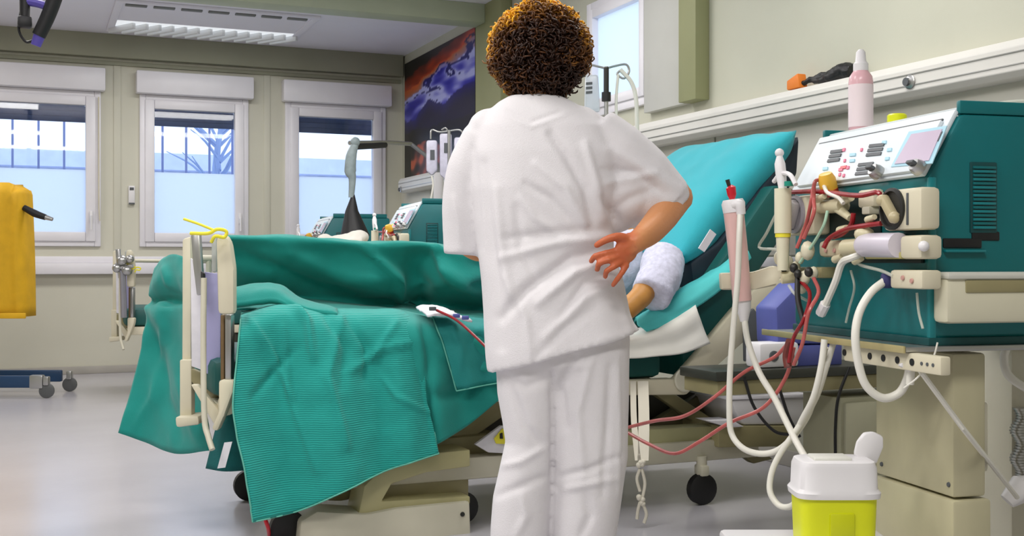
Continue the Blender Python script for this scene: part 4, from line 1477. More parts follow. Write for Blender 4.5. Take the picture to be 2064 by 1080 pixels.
# sheet hanging over the foot end
rows = [
    [W(312, 540, 4.75), W(330, 520, 4.7), W(350, 512, 4.6), W(378, 520, 4.5)],
    [W(300, 585, 4.72), W(318, 560, 4.62), W(348, 560, 4.55), W(380, 562, 4.42)],
    [W(296, 612, 4.75), W(322, 604, 4.66), W(350, 602, 4.6), W(382, 606, 4.45)],
    [W(288, 628, 4.66), W(320, 622, 4.56), W(352, 622, 4.5), W(386, 624, 4.38)],
    [W(284, 700, 4.64), W(318, 705, 4.6), W(355, 700, 4.5), W(392, 700, 4.35)],
    [W(262, 790, 4.6), W(310, 800, 4.56), W(360, 806, 4.42), W(410, 806, 4.28)],
    [W(238, 872, 4.55), W(290, 890, 4.55), W(350, 914, 4.4), W(422, 908, 4.25)],
]
FL4 = [([(290, 640), (320, 720), (330, 800), (360, 880)], 12, -.03), ([(300, 620), (330, 660), (310, 800), (270, 860)], 8, .015), ([(325, 530), (340, 570), (370, 585)], 7, .015), ([(340, 700), (370, 800), (400, 890)], 10, .015),
       ([(280, 605), (330, 608), (385, 606)], 7, -.03)]
cloth('foot_sheet', rows, SHEET2, 'green sheet bunched over the foot end and hanging almost to the floor', 'sheet', nu=12, nv=8, thick=.006, wav=.008, wf=9, seed=6, folds=FL4)

# fold of cloth lying between foot board and ribbed sheet
rows = [
    [W(470, 578, 4.3), W(520, 570, 4.3), W(560, 572, 4.3), W(610, 600, 4.25), W(680, 620, 4.2)],
    [W(470, 590, 4.15), W(520, 584, 4.15), W(560, 585, 4.15), W(605, 612, 4.1), W(680, 628, 4.1)],
    [W(470, 612, 4.1), W(520, 608, 4.1), W(560, 606, 4.1), W(600, 622, 4.08), W(680, 634, 4.08)],
]
cloth('rolled_sheet', rows, SHEET2, 'rolled edge of green sheet lying beside the cream foot board', 'sheet', nu=8, nv=6, thick=.02, wav=.006, wf=12, seed=3)

# dark corner with a white laundry label below the foot board
dc = thing('dark_drape', 'dark teal drape corner with a white laundry label below the foot board', 'drape', tuple(W(450, 900, 3.9)))
me = patch_mesh([
    [W(455, 790, 4.0) - dc.location, W(470, 775, 4.0) - dc.location, W(500, 770, 4.0) - dc.location],
    [W(435, 860, 3.96) - dc.location, W(462, 855, 3.92) - dc.location, W(500, 850, 3.96) - dc.location],
    [W(414, 944, 3.95) - dc.location, W(452, 950, 3.90) - dc.location, W(500, 948, 3.95) - dc.location]], nu=8, nv=8)
link('drape_cloth', me, mat('dark_teal_cotton', (6, 92, 92), .85, var=.08, bump=.2, bscale=200), dc, 'all')
obj('laundry_label', prism(NB(), [W(u, v, 3.87) - dc.location for u, v in ((452, 892), (468, 890), (454, 942), (438, 944))], FW * .004), PAPER, dc)

gz = thing('gauze_pad', 'small crumpled white gauze on the sheet beside the red line, left of the nurse', 'gauze', tuple(W(890, 628, 4.3)))
me = patch_mesh([[W(838, 618, 4.36) - gz.location, W(868, 614, 4.36) - gz.location, W(905, 622, 4.34) - gz.location],
                 [W(850, 626, 4.2) - gz.location, W(885, 620, 4.2) - gz.location, W(925, 634, 4.2) - gz.location],
                 [W(862, 634, 4.1) - gz.location, W(905, 632, 4.1) - gz.location, W(952, 646, 4.1) - gz.location]], nu=6, nv=6, thick=.008, wav=.006, wf=30)
link('gauze_cloth', me, PAPER, gz, 'all')
for k, (u, v, m_) in enumerate(((872, 626, KEYG), (920, 640, BLUEB), (938, 644, BLUEB))):
    obj('line_clamp', bb(-.012, .012, -.008, .008, 0, .014, .003), m_, gz).location = W(u, v, 4.08) - gz.location

nc = thing('navy_filler', 'dark navy wedge filler between the turquoise pillow and the raised backrest', 'filler', (0, 0, 0))  # near-black wedge filling the space between pillow and backrest
obj('filler_body', prism(NB(), [onY(u, v, 4.10) for u, v in ((1613, 272), (1608, 350), (1575, 415), (1478, 590), (1400, 590), (1392, 530), (1450, 490), (1596, 300))], (0, .84, 0), .015), mat('near_black_navy', (10, 30, 44), .6, var=.1), nc)

# pillow
TN, BN = onY(1606, 262, 4.06), onY(1374, 522, 4.08)
ex = Vector((0, .98, 0))
sl = (TN - BN)
pnr = sl.cross(ex).normalized()
if pnr.z < 0:
    pnr = -pnr
bm = NB()
G = 36
lay = {}
for sgn in (1, -1):
    for i in range(G + 1):
        for j in range(G + 1):
            s, t = i / G, j / G
            edge = i in (0, G) or j in (0, G)
            if sgn == -1 and edge:
                lay[(sgn, i, j)] = lay[(1, i, j)]
                continue
            S, T = 2 * s - 1, 2 * t - 1
            prof = max(0, (1 - abs(S) ** 4)) ** .5 * max(0, (1 - abs(T) ** 4)) ** .5
            pinch = 1 - .06 * (1 - abs(S) ** 2) * abs(T) ** 3
            pin2 = 1 - .05 * (1 - abs(T) ** 2) * abs(S) ** 3
            p = BN + sl * (.5 + (s - .5) * pin2) + ex * (.5 + (t - .5) * pinch) + pnr * (prof * (.085 if sgn > 0 else .17)) * sgn
            lay[(sgn, i, j)] = bm.verts.new(p)
for sgn in (1, -1):
    for i in range(G):
        for j in range(G):
            q = [lay[(sgn, i, j)], lay[(sgn, i + 1, j)], lay[(sgn, i + 1, j + 1)], lay[(sgn, i, j + 1)]]
            bm.faces.new(q if sgn > 0 else q[::-1])
bmesh.ops.recalc_face_normals(bm, faces=bm.faces[:])
me = bpy.data.meshes.new('pillow')
bm.to_mesh(me)
bm.free()
rough_up(me, .008, 7, 3)
sculpt_folds(me, [([(1350, 400), (1430, 350), (1560, 290)], 8, -.02), ([(1360, 370), (1420, 335), (1500, 305)], 6, .014), ([(1380, 345), (1430, 325), (1480, 310)], 5, -.014), ([(1380, 500), (1420, 470), (1440, 430)], 10, -.014), ([(1400, 510), (1410, 480), (1400, 450)], 6, -.012)])
pil = thing('turquoise_pillow', 'large turquoise pillow leaning on the raised backrest of the near bed', 'pillow', (0, 0, 0))
link('pillow_body', me, TURQ, pil, 'all')
obj('laundry_tag', prism(NB(), [onY(u, v, 4.0) for u, v in ((1432, 462), (1444, 472), (1420, 508), (1408, 500))], (0, .004, 0)), PAPER, pil)

rows = [
    yrow([(1278, 650), (1310, 632), (1370, 592), (1430, 540), (1490, 488)], 4.35),
    yrow([(1282, 638), (1318, 618), (1378, 578), (1440, 540), (1500, 490)], 4.06),
    yrow([(1286, 652), (1330, 636), (1392, 600), (1452, 556), (1508, 505)], 3.98),
    yrow([(1305, 668), (1350, 652), (1410, 616), (1464, 575), (1515, 520)], 3.97),
]
cloth('turquoise_sheet', rows, TURQL, 'bright turquoise sheet edge curving up along the raised backrest', 'sheet', nu=8, nv=6, thick=.01, wav=.005, wf=14, seed=5)
rows = [
    yrow([(1180, 672), (1262, 668), (1310, 650), (1360, 628), (1396, 604)], 4.2),
    yrow([(1180, 678), (1264, 680), (1312, 668), (1364, 640), (1402, 614)], 3.97),
    yrow([(1180, 700), (1268, 705), (1318, 700), (1370, 690), (1418, 660)], 3.94),
    yrow([(1180, 716), (1268, 722), (1322, 718), (1378, 712), (1432, 692)], 3.93),
]
cloth('white_underpad', rows, mat('underpad_white', (232, 230, 222), .8, var=.03), 'white pad hanging over the bed edge under the patient, right of the nurse', 'pad', nu=8, nv=6, thick=.006, wav=.003, wf=14, seed=9)
rows = [[onY(1360, 690, 3.91), onY(1395, 640, 3.91), onY(1412, 604, 3.91)], [onY(1385, 704, 3.905), onY(1412, 672, 3.905), onY(1424, 640, 3.905)], [onY(1418, 708, 3.91), onY(1426, 700, 3.91), onY(1432, 690, 3.91)]]

# straps hanging from the bed frame
tq = thing('cloth_straps', 'pair of knotted white cloth straps hanging from the bed frame right of the nurse', 'strap', tuple(W(1290, 780, 4.05)))
TQ = tq.location.copy()


def T(u, v, dd=0):
    return W(u, v, 4.53 - .22 * min(1, (v - 768) / 150) + dd) - TQ


for k, (a, b) in enumerate((([(1276, 768), (1278, 850), (1286, 928)], 6), ([(1296, 768), (1298, 850), (1296, 928)], 11))):
    bm = NB()
    pts = catmull([T(*p) for p in a], 6)
    w_ = b / F * 4.4
    rings = [[p - RT * w_, p + RT * w_, p + RT * w_ + FW * .004, p - RT * w_ + FW * .004] for p in pts]
    obj('strap', loft(bm, rings), mat('strap_cotton', (222, 216, 200), .85, var=.04), tq)
for v in (938, 1008):
    bm = NB()
    for k in range(5):
        ball(bm, T(1294 + random.uniform(-7, 7), v + random.uniform(-8, 8)), .011, 2)
    obj('knot', bm, MATS['strap_cotton'], tq)
bm = NB()
for pts in (([(1294, 945), (1300, 975), (1294, 1008)]), ([(1290, 945), (1284, 965), (1290, 990)]), ([(1294, 1012), (1303, 1035), (1298, 1054)]), ([(1290, 1012), (1286, 1028), (1284, 1046)])):
    tube(bm, [T(*p) for p in pts], .006, 6, 4)
obj('strap_ends', bm, MATS['strap_cotton'], tq)

# yellow band tied to the foot board
yb = thing('yellow_band', 'yellow tie band knotted on top of the near foot board, one end sticking out', 'band', tuple(W(440, 470, 3.86)))
YO = yb.location.copy()
obj('loose_end', tube(NB(), [W(370, 441, 3.84) - YO, W(400, 451, 3.84) - YO, W(432, 464, 3.84) - YO], .0045, 8, 4), YELB, yb)
obj('knot', tube(NB(), [W(384, 470, 3.82) - YO, W(420, 470, 3.8) - YO, W(438, 462, 3.79) - YO, W(456, 466, 3.8) - YO, W(452, 478, 3.8) - YO, W(434, 476, 3.79) - YO, W(426, 488, 3.8) - YO], .006, 8, 5), YELB, yb)
yb2 = copy_tree(yb)
yb2.location = W(278, 541, 8.25)
yb2['label'] = 'yellow band on the foot board of the neighbouring bed'
yb2.scale = (.8, .8, .8)

# package under the bed, cord on the floor
pk = thing('paper_package', 'white and yellow paper package lying on the bed chassis left of the nurse', 'package', tuple(onY(990, 900, 4.05)))
PO = pk.location.copy()
obj('white_sleeve', prism(NB(), [onY(u, v, 4.03) - PO for u, v in ((958, 896), (1010, 858), (1050, 860), (1050, 915), (985, 912))], (0, .02, 0), .003), PAPER, pk)
obj('yellow_label', prism(NB(), [onY(u, v, 4.02) - PO for u, v in ((996, 884), (1012, 864), (1040, 864), (1036, 896), (1000, 894))], (0, .006, 0), .002), YELB, pk)
obj('black_mark', prism(NB(), [onY(u, v, 4.015) - PO for u, v in ((1008, 874), (1013, 872), (1014, 884), (1008, 884))], (0, .004, 0)), BLACK, pk)
q0 = onZ(536, 1062, .006)
ob = tag(obj('red_cord', tube(NB(), [W(532, 1040, 3.9), W(540, 1062, 3.9), onZ(548, 1090, .01), onZ(590, 1120, .01), onZ(650, 1130, .01)], .007, 8, 5), RED), 'red cord trailing to the floor below the hanging ribbed sheet', 'cord')

# ---------------------------------------------------------------- exam lamp, drip stands, far pillow
d = 8.7
el = thing('examination_lamp', 'examination lamp with bent grey arm and black conical shade before the rightmost far window', 'lamp', tuple(W(884, 900, d).xy) + (0,))
EO = el.location.copy()


def E(u, v, dd=0):
    return W(u, v, d + dd) - EO


px = E(884, 400)
obj('lamp_base', lathe(NB(), (px.x, px.y, 0), [(.24, 0), (.24, .03), (.06, .06), (.001, .06)], 24), CREAM2, el)
obj('lamp_pole', tube(NB(), [(px.x, px.y, .05), (px.x, px.y, E(884, 348).z)], .038, 14), WHITE, el)
obj('lower_arm', tube(NB(), [E(884, 348), E(880, 330), E(828, 290)], .016, 10), mat('grey_arm', (120, 122, 124), .4), el)
obj('upper_arm', tube(NB(), [E(828, 290), E(782, 287, -.3), E(705, 288, -.8)], .016, 10), STEEL, el)
obj('arm_spring', tube(NB(), [E(776, 292, -.35), E(750, 294, -.55), E(712, 296, -.8)], .022, 10), BLACK, el)
bm = NB()
ball(bm, E(716, 286, -.8), .035, 2)
tube(bm, [E(716, 290, -.8), E(708, 315, -.8), E(706, 345, -.8), E(710, 360, -.8), E(708, 398, -.8)], [.025, .038, .042, .026, .02], 12, 4)
obj('lamp_head', bm, mat('lamp_grey_green', (150, 164, 166), .4, var=.15, scale=20), el)
sh = obj('lamp_shade', tube(NB(), [E(712, 392, -.8), E(709, 425, -.8), E(715, 478, -.8)], [.010, .045, .105], 20), BLACK, el)


def ivstand(name, label, u, vtop, d, hooks, extra):
    t = thing(name, label, 'drip stand', tuple(W(u, 900, d).xy) + (0,), 0, 'drip stands')
    O = t.location.copy()

    def Q(a, b, dd=0):
        return W(a, b, d + dd) - O
    zt_ = Q(u, vtop).z
    obj('pole', tube(NB(), [(0, 0, .1), (0, 0, zt_)], .011, 10), STEEL, t)
    obj('base_hub', tube(NB(), [(0, 0, .06), (0, 0, .16)], .03, 12), STEEL, t)
    for k in range(5):
        a = 2 * PI * k / 5
        lg = obj('leg', tube(NB(), [(0, 0, .09), (.26 * math.cos(a), .26 * math.sin(a), .06)], .012, 8), STEEL, t)
        obj('castor', lathe(NB(), (.26 * math.cos(a), .26 * math.sin(a) - .01, .026), [(.02, 0), (.026, .004), (.026, .018), (.02, .022)], 14, (0, 1, 0)), BLACK, lg)
    for h in hooks:
        obj('hook', tube(NB(), [Q(*p) for p in h], .006, 8, 4), STEEL, t)
    extra(t, Q)
    return t


def ex1(t, Q):
    obj('clamp', tube(NB(), [Q(1222, 186), Q(1222, 204)], .024, 12), BLACK, t)
    obj('upper_pole_sleeve', tube(NB(), [Q(1222, 136), Q(1222, 186)], .014, 10), DARK, t)
    obj('infusion_tube', tube(NB(), [Q(1250, 140), Q(1272, 165), Q(1282, 200), Q(1284, 262), Q(1284, 300)], .011, 8, 5), TUBEW, t)
    obj('infusion_tube', tube(NB(), [Q(1246, 150), Q(1242, 200), Q(1243, 260)], .008, 8, 5), TUBEW, t)
    bg_ = obj('fluid_bag', prism(NB(), [Q(u, v) for u, v in ((1180, 150), (1206, 150), (1210, 225), (1178, 225))], FW * .04, .012), mat('clear_bag', (222, 228, 236), .2, alpha=.6), t)
    for k in range(3):
        obj('bag_print', prism(NB(), [Q(u, v, -.004) for u, v in ((1181, 166 + k * 9), (1194, 165 + k * 9), (1194, 170 + k * 9), (1181, 171 + k * 9))], FW * .003), KEYG, bg_)


ivstand('drip_stand', 'drip stand with white tubes behind the nurse, beside the small side window', 1222, 134, 5.95,
        [[(1222, 138), (1205, 134), (1192, 132), (1188, 142)], [(1222, 138), (1240, 133), (1262, 130), (1268, 144), (1258, 158), (1244, 150), (1250, 142)]], ex1)


def ex2(t, Q):
    bm = 0
    for k, (a, b, w_, h_) in enumerate(((870, 282, 22, 62), (898, 268, 24, 84), (926, 276, 22, 80))):
        b_ = obj('fluid_bag', prism(NB(), [Q(u, v) for u, v in ((a - w_ / 2, b), (a + w_ / 2, b), (a + w_ / 2, b + h_), (a, b + h_ + 10), (a - w_ / 2, b + h_))], FW * .05, .015), mat('pale_lilac_bag', (214, 212, 230), .25, var=.12, scale=25), t)
        obj('bag_print', prism(NB(), [Q(u, v, -.004) for u, v in ((a - 3, b + 20), (a + 6, b + 20), (a + 6, b + 40), (a - 3, b + 40))], FW * .003), KEYG, b_)
        obj('infusion_tube', tube(NB(), [Q(a, b + h_ + 10), Q(a + 3, b + h_ + 30), Q(a - 2, b + h_ + 60)], .007, 8, 4), TUBEW, t)


ivstand('drip_stand', 'drip stand crowded with pale fluid bags left of the nurse in front of the poster', 905, 262, 7.75,
        [[(905, 264), (885, 266), (870, 262), (868, 280)], [(905, 264), (926, 262), (936, 272)], [(905, 268), (898, 258), (890, 262)]], ex2)

d = 7.6
q = W(690, 489, d)
ot = thing('overbed_table', 'cream overbed table standing beyond the green cover, under the white towels', 'table', (q.x, q.y, 0), -YAW)
obj('table_top', bb(-.24, .24, -.17, .17, q.z - .03, q.z, .01), CREAM2, ot)
obj('column', bb(-.22, -.17, -.03, .03, .08, q.z - .03, .006), STEEL, ot)
obj('foot_bar', bb(-.24, .26, -.17, -.12, .03, .08, .008), STEEL, ot)
obj('foot_bar', bb(-.24, .26, .12, .17, .03, .08, .008), STEEL, ot)
obj('foot_link', bb(-.23, -.17, -.12, .12, .04, .08, .006), STEEL, ot)
fp = thing('white_towels', 'crumpled white towels peeking over the green cover left of the far machines', 'towel', tuple(q))
bm = NB()
for (u, v, r, sx_) in ((654, 482, .045, 1.2), (680, 484, .045, 1.3), (700, 482, .05, 1.3), (722, 478, .062, 1.2)):
    ball(bm, W(u, v, d) - q, r, 2, (sx_, 1.4, .8))
add_box(bm, (0.0, 0, .012), (.30, .2, .024), Matrix.Rotation(-YAW, 3, 'Z'))
me = remesh(bm, .01, 3)
rough_up(me, .006, 22)
link('towel_cloth', me, mat('pillow_white', (232, 228, 218), .85), fp, 'all')

# ---------------------------------------------------------------- trolley with the yellow sack at the left edge
d = 8.45
lt = thing('linen_trolley', 'navy blue trolley base with castors and a golden yellow sack at the left edge', 'trolley', tuple(W(0, 790, d).xy) + (0,), -YAW)
LO = lt.location.copy()


def LL(u, v, dd=0):
    return RF @ (W(u, v, d + dd) - LO)


a, b = LL(-150, 772), LL(88, 784)
obj('base_bar', bb(a.x, b.x, -.02, .03, b.z + .01, LL(0, 757).z, .01), NAVY, lt)
obj('base_bar', bb(a.x, b.x - .04, .42, .47, b.z + .01, LL(0, 757).z, .01), NAVY, lt)
obj('cross_bar', bb(a.x, a.x + .05, 0, .45, b.z + .01, LL(0, 757).z, .01), NAVY, lt)
obj('end_cap', bb(b.x - .10, b.x, -.024, .034, b.z + .005, LL(0, 757).z + .005, .01), STEEL, lt)
for (u, y) in ((94, 0), (94, .44), (-140, 0), (-140, .44)):
    x = LL(u, 780).x
    c = obj('castor', lathe(NB(), (x, y - .015, .055), [(.036, 0), (.055, .006), (.055, .028), (.036, .034)], 22, (0, 1, 0)), mat('castor_grey', (90, 92, 92), .4), lt)
    obj('castor_fork', bb(x - .02, x + .02, y - .025, y + .025, .095, .16, .008), STEEL, c)
for u in (-110, -60):
    x = LL(u, 700).x
    obj('upright', tube(NB(), [(x, .1, .14), (x, .1, LL(0, 372).z)], .014, 10), STEEL, lt)
bm = NB()
x0_, x1_ = LL(-150, 500).x, LL(52, 500).x
zt_, zb_2 = LL(0, 368).z, LL(0, 638).z
rings = []
for k in range(13):
    f = k / 12
    z = zt_ + (zb_2 - zt_) * f
    cx = (x0_ + x1_) / 2
    hw_ = (x1_ - x0_) / 2 * (.95 + .07 * f)
    hy_ = .16 + .03 * math.sin(f * 3)
    if k == 0:
        hy_ *= .8
    rings.append([Vector((cx + p.x * hw_, .1 + p.y * hy_ + .012 * math.sin(p.x * 18 + f), z - (.05 if p.x > .75 and k == 0 else 0))) for p in ringsq(1, 1, 0, 4, 80)])
loft(bm, rings)
obj('yellow_sack', bm, GOLD, lt, 'all')
obj('sack_hem', bb(x0_ - .01, x1_ + .04, -.10, -.085, zb_2 - .01, zb_2 + .03, .006), GOLD, lt)
obj('black_strap', tube(NB(), [LL(48, 418), LL(70, 430), LL(92, 438)], [.022, .028, .022], 10, 4), BLACK, lt)
obj('strap_buckle', tube(NB(), [LL(90, 437), LL(106, 442)], [.02, .014], 10), STEEL, lt)
cl2 = thing('clamp_fittings', 'steel clamp fittings on the foot board of the neighbouring bed at the sill', 'clamp', tuple(W(250, 530, 8.2)))
bm = NB()
for (u, v, r) in ((236, 540, .035), (246, 525, .04), (256, 545, .04), (262, 522, .03)):
    ball(bm, W(u, v, 8.2) - cl2.location, r, 2)
tube(bm, [W(232, 542, 8.2) - cl2.location, W(268, 536, 8.2) - cl2.location], .015, 8)
obj('clamp_body', bm, STEEL, cl2)
obj('clamp_rod', tube(NB(), [W(247, 545, 8.2) - cl2.location, W(250, 640, 8.2) - cl2.location], .022, 8), mat('rod_grey', (150, 150, 158), .4, metal=.5), cl2)

# ---------------------------------------------------------------- the patient
pt_ = thing('person', 'patient in pale lilac gown lying back in the near bed behind the nurse', 'person', (0, 0, 0))
bm = NB()
hd = Vector((2.60, 4.60, 1.20))
ball(bm, hd, .1, 3, (.95, .8, 1.12))
ball(bm, hd + Vector((-.05, -.005, -.06)), .062, 3, (1, .9, 1))
ball(bm, hd + Vector((-.105, 0, -.02)), .016, 2, (1, .7, 1.5))
for s in (-1, 1):
    ball(bm, hd + Vector((.01, s * .078, -.01)), .022, 2, (.7, .4, 1.2))
tube(bm, [hd + Vector((.0, 0, -.06)), Vector((2.56, 4.58, 1.02))], [.055, .06], 14)
tube(bm, [Vector((2.55, 4.56, 1.02)), Vector((2.36, 4.54, .92)), Vector((2.10, 4.52, .86)), Vector((1.85, 4.55, .745))], [.11, .14, .12, .08], 16, 4)
SH = W(1335, 520, 4.72)
EL = W(1292, 598, 4.52)
WR = W(1225, 640, 4.40)
HN = W(1190, 646, 4.38)
tube(bm, [SH, EL], [.06, .046], 14)
tube(bm, [EL, W(1262, 625, 4.45), WR], [.046, .042, .028], 14)
ball(bm, EL, .046, 2)
ball(bm, HN, .036, 2, (1.2, .8, .6))
for k in range(5):
    o_ = Vector((-.03, (k - 2) * .016, -.004))
    tube(bm, [HN + o_, HN + o_ + Vector((-.035, 0, 0)), HN + o_ + Vector((-.06 + abs(k - 2) * .006, 0, -.015))], [.0095, .0085, .007], 8)
tube(bm, [Vector((2.5, 4.78, 1.0)), Vector((2.25, 4.86, .86)), Vector((1.95, 4.78, .88))], [.06, .045, .03], 12)
for y in (4.46, 4.68):
    tube(bm, [Vector((1.85, y, .685)), Vector((1.4, y, .69)), Vector((.98, y, .70))], [.062, .052, .04], 12, 3)
    ball(bm, Vector((.94, y, .735)), .04, 2, (.8, .8, 1.5))
me = remesh(bm, .009, 3)
link('body', me, SKINP, pt_, 'all')
bm = NB()
tube(bm, [Vector((2.56, 4.56, 1.04)), Vector((2.36, 4.54, .95)), Vector((2.08, 4.52, .86)), Vector((1.85, 4.55, .75))], [.13, .17, .14, .09], 18, 4)
tube(bm, [W(1338, 520, 4.72), W(1328, 560, 4.62), W(1312, 596, 4.54)], [.088, .088, .082], 16, 3)
ball(bm, W(1336, 528, 4.74), .085, 3)
me = remesh(bm, .011, 3)
rough_up(me, .007, 11, 2)
rough_up(me, .002, 40, 3)
link('gown', me, GOWN, pt_, 'all')
bm = NB()
ball(bm, hd + Vector((.025, 0, .03)), .105, 3, (.95, .86, 1.05))
me = remesh(bm, .01, 1)
rough_up(me, .008, 40)
link('hair', me, mat('grey_hair', (120, 112, 104), .8, var=.2, scale=60), pt_, 'all')
for s in (-1, 1):
    obj('eye', ball(NB(), hd + Vector((-.089, s * .032, .01)), .012, 2), WHITE, pt_)

# ---------------------------------------------------------------- the nurse
ND = 3.05
NS = F / ND
nu_ = thing('person', 'standing nurse with curly hair, white shirt and trousers, hand on hip', 'person', tuple(W(1110, 900, ND).xy) + (0,))
NO = nu_.location.copy()


def N(u, v, dd=0.0):
    """point of the figure: pixel at the figure's own distance (ND), dd metres behind it"""
    return W(u, v, ND + dd) - NO


def ring(ul, ur, v, rd, dd=0.0, vl=None, vr=None, n=48, p=2.5, sag=0.0):
    out = []
    cu, hw = (ul + ur) / 2, (ur - ul) / 2 / NS
    for k in range(n):
        a = 2 * PI * k / n
        ca, sa = math.cos(a), math.sin(a)
        x = math.copysign(abs(ca) ** (2 / p), ca)
        y = math.copysign(abs(sa) ** (2 / p), sa)
        vv_ = v if vl is None else (vl + vr) / 2 + (vr - vl) / 2 * x
        q = Vector(N(cu, vv_, dd))
        out.append(q + RT * (hw * x) + FW * (rd * y))
    return out


# body, one continuous surface
bm = NB()
hc = N(1090, 108, .01)
ball(bm, hc, .1, 3, (.78, .95, 1.12), Matrix.Rotation(-YAW, 3, 'Z'))
ball(bm, hc + FW * .045 + Vector((0, 0, -.065)), .06, 3, (.95, .95, 1))
ball(bm, hc + FW * .10 + Vector((0, 0, -.02)), .015, 2, (.8, 1, 1.6))
ball(bm, hc + FW * .085 + Vector((0, 0, -.07)), .016, 2, (1.6, .7, .6))
for s in (-1, 1):
    ball(bm, hc + RT * s * .078 + Vector((0, 0, -.02)), .024, 2, (.5, .8, 1.3))
tube(bm, [N(1088, 140, .01), N(1084, 200, .01), N(1086, 235, .0)], [.055, .055, .065], 18)
loft(bm, [ring(1000, 1180, 225, .06), ring(975, 1220, 270, .08), ring(975, 1220, 340, .10), ring(985, 1215, 450, .09), ring(980, 1225, 520, .09), ring(1005, 1255, 620, .11), ring(1010, 1255, 700, .11), ring(1020, 1250, 730, .10)])
# legs
for pts, rr in (([(1058, 720), (1064, 860), (1066, 960), (1058, 1100), (1052, 1240)], [.072, .065, .052, .05, .036]), ([(1196, 720), (1192, 860), (1190, 960), (1180, 1100), (1176, 1240)], [.072, .065, .055, .052, .036])):
    tube(bm, [N(u, v, 0) for u, v in pts], rr, 16, 4)
for u in (1050, 1176):
    f0 = N(u, 1262, -.02)
    tube(bm, [f0 + FW * -.03, f0 + FW * .14], [.036, .03], 12)
# left arm, forearm bent forward
tube(bm, [N(985, 290, .0), N(945, 390, .03), N(936, 480, .05)], [.042, .04, .038], 16, 4)
tube(bm, [N(938, 480, .04), N(965, 500, .16), N(1010, 505, .26)], [.042, .038, .028], 14, 4)
hl = N(1028, 505, .30)
ball(bm, hl, .036, 2, (1, 1.2, .7))
for k in range(4):
    o_ = RT * .03 + Vector((0, 0, (k - 1.5) * .017))
    tube(bm, [hl + o_ * .6, hl + o_ + RT * .03, hl + o_ + RT * .052 - FW * .012], [.010, .009, .0075], 8)
tube(bm, [hl + Vector((0, 0, .02)), hl + RT * .02 + Vector((0, 0, .05)) - FW * .01], [.011, .009], 8)
# right arm to the hip
ELB = N(1366, 398, .06)
WRI = N(1290, 482, -.165)


def H_(u, v):
    return N(u, v, -.176)


tube(bm, [N(1215, 275, .0), N(1290, 335, .03), ELB], [.058, .05, .044], 16, 4)
ball(bm, ELB, .043, 2)
tube(bm, [ELB, N(1336, 436, -.03), N(1312, 464, -.11), WRI, H_(1272, 494)], [.041, .041, .036, .029, .026], 18, 4)


def H(u, v, dd):
    return N(u, v, dd)


# hand: back of the wrist on the hip, palm towards the camera, fingers bent
hp = [H(1290, 484, -.172), H(1268, 492, -.176), H(1246, 506, -.176), H(1232, 518, -.174)]
for off, r in ((-13, .013), (0, .016), (13, .013)):
    tube(bm, [H(1290, 486 + off * .4, -.17), H(1268, 494 + off * .9, -.176), H(1248, 508 + off * 1.25, -.176)], [.017, r + .004, r], 12, 4)
ball(bm, H(1262, 504, -.176), .030, 2, (1.1, .55, 1.15))
fing = [
    [(1250, 504, -.180), (1222, 510, -.192), (1200, 516, -.190), (1192, 526, -.176)],
    [(1250, 516, -.182), (1226, 524, -.198), (1208, 531, -.196), (1204, 543, -.178)],
    [(1254, 526, -.180), (1238, 537, -.198), (1223, 546, -.196), (1220, 557, -.178)],
    [(1264, 532, -.176), (1254, 549, -.190), (1244, 563, -.188), (1236, 574, -.176)],
]
for k, f in enumerate(fing):
    r = (.0082, .0082, .0078, .0074)[k]
    tube(bm, [H(*p) for p in f], [r * 1.15, r, r * .95, r * .85], 10, 3)
    ball(bm, H(*f[1]), r * 1.12, 2)
    ball(bm, H(*f[2]), r * 1.06, 2)
    ball(bm, H(*f[-1]), r * .9, 2)
th = [(1272, 484, -.178), (1246, 477, -.192), (1222, 483, -.196), (1203, 494, -.186)]
tube(bm, [H(*p) for p in th], [.014, .0115, .0098, .0082], 10, 3)
ball(bm, H(*th[-1]), .0084, 2)
me = remesh(bm, .0040, 2, .4)
ca_ = me.color_attributes.new('skin_tone', 'FLOAT_COLOR', 'POINT')
for i_, v in enumerate(me.vertices):
    u_, v_, dd_ = proj(v.co + NO)
    t_ = 0
    if dd_ < ND - .05 and v_ > 455:
        t_ = max(0, min(1, (1300 - u_) / 45))
    t_ = t_ * t_ * (3 - 2 * t_)
    t_ = max(0, min(1, t_ + .25 * noise.noise(v.co * 60) * (t_ > 0)))
    ca_.data[i_].color = srgb(mixc((208, 142, 92), (194, 98, 58), t_)) + (1,)
body = link('body', me, mat('skin_toned', (0, 0, 0), .5, vcol='skin_tone', bump=.15, bscale=140), nu_, 'all')
for s in (-1, 1):
    e = obj('eye', ball(NB(), hc + FW * .086 + RT * s * .032 + Vector((0, 0, .005)), .012, 2), WHITE, nu_)
    obj('iris', ball(NB(), hc + FW * .096 + RT * s * .032 + Vector((0, 0, .005)), .005, 1), mat('iris_brown', (70, 44, 24), .3), e)
obj('mouth', ball(NB(), hc + FW * .094 + Vector((0, 0, -.07)), .012, 2, (1.6, .5, .4)), mat('lip', (170, 84, 76), .4), nu_)

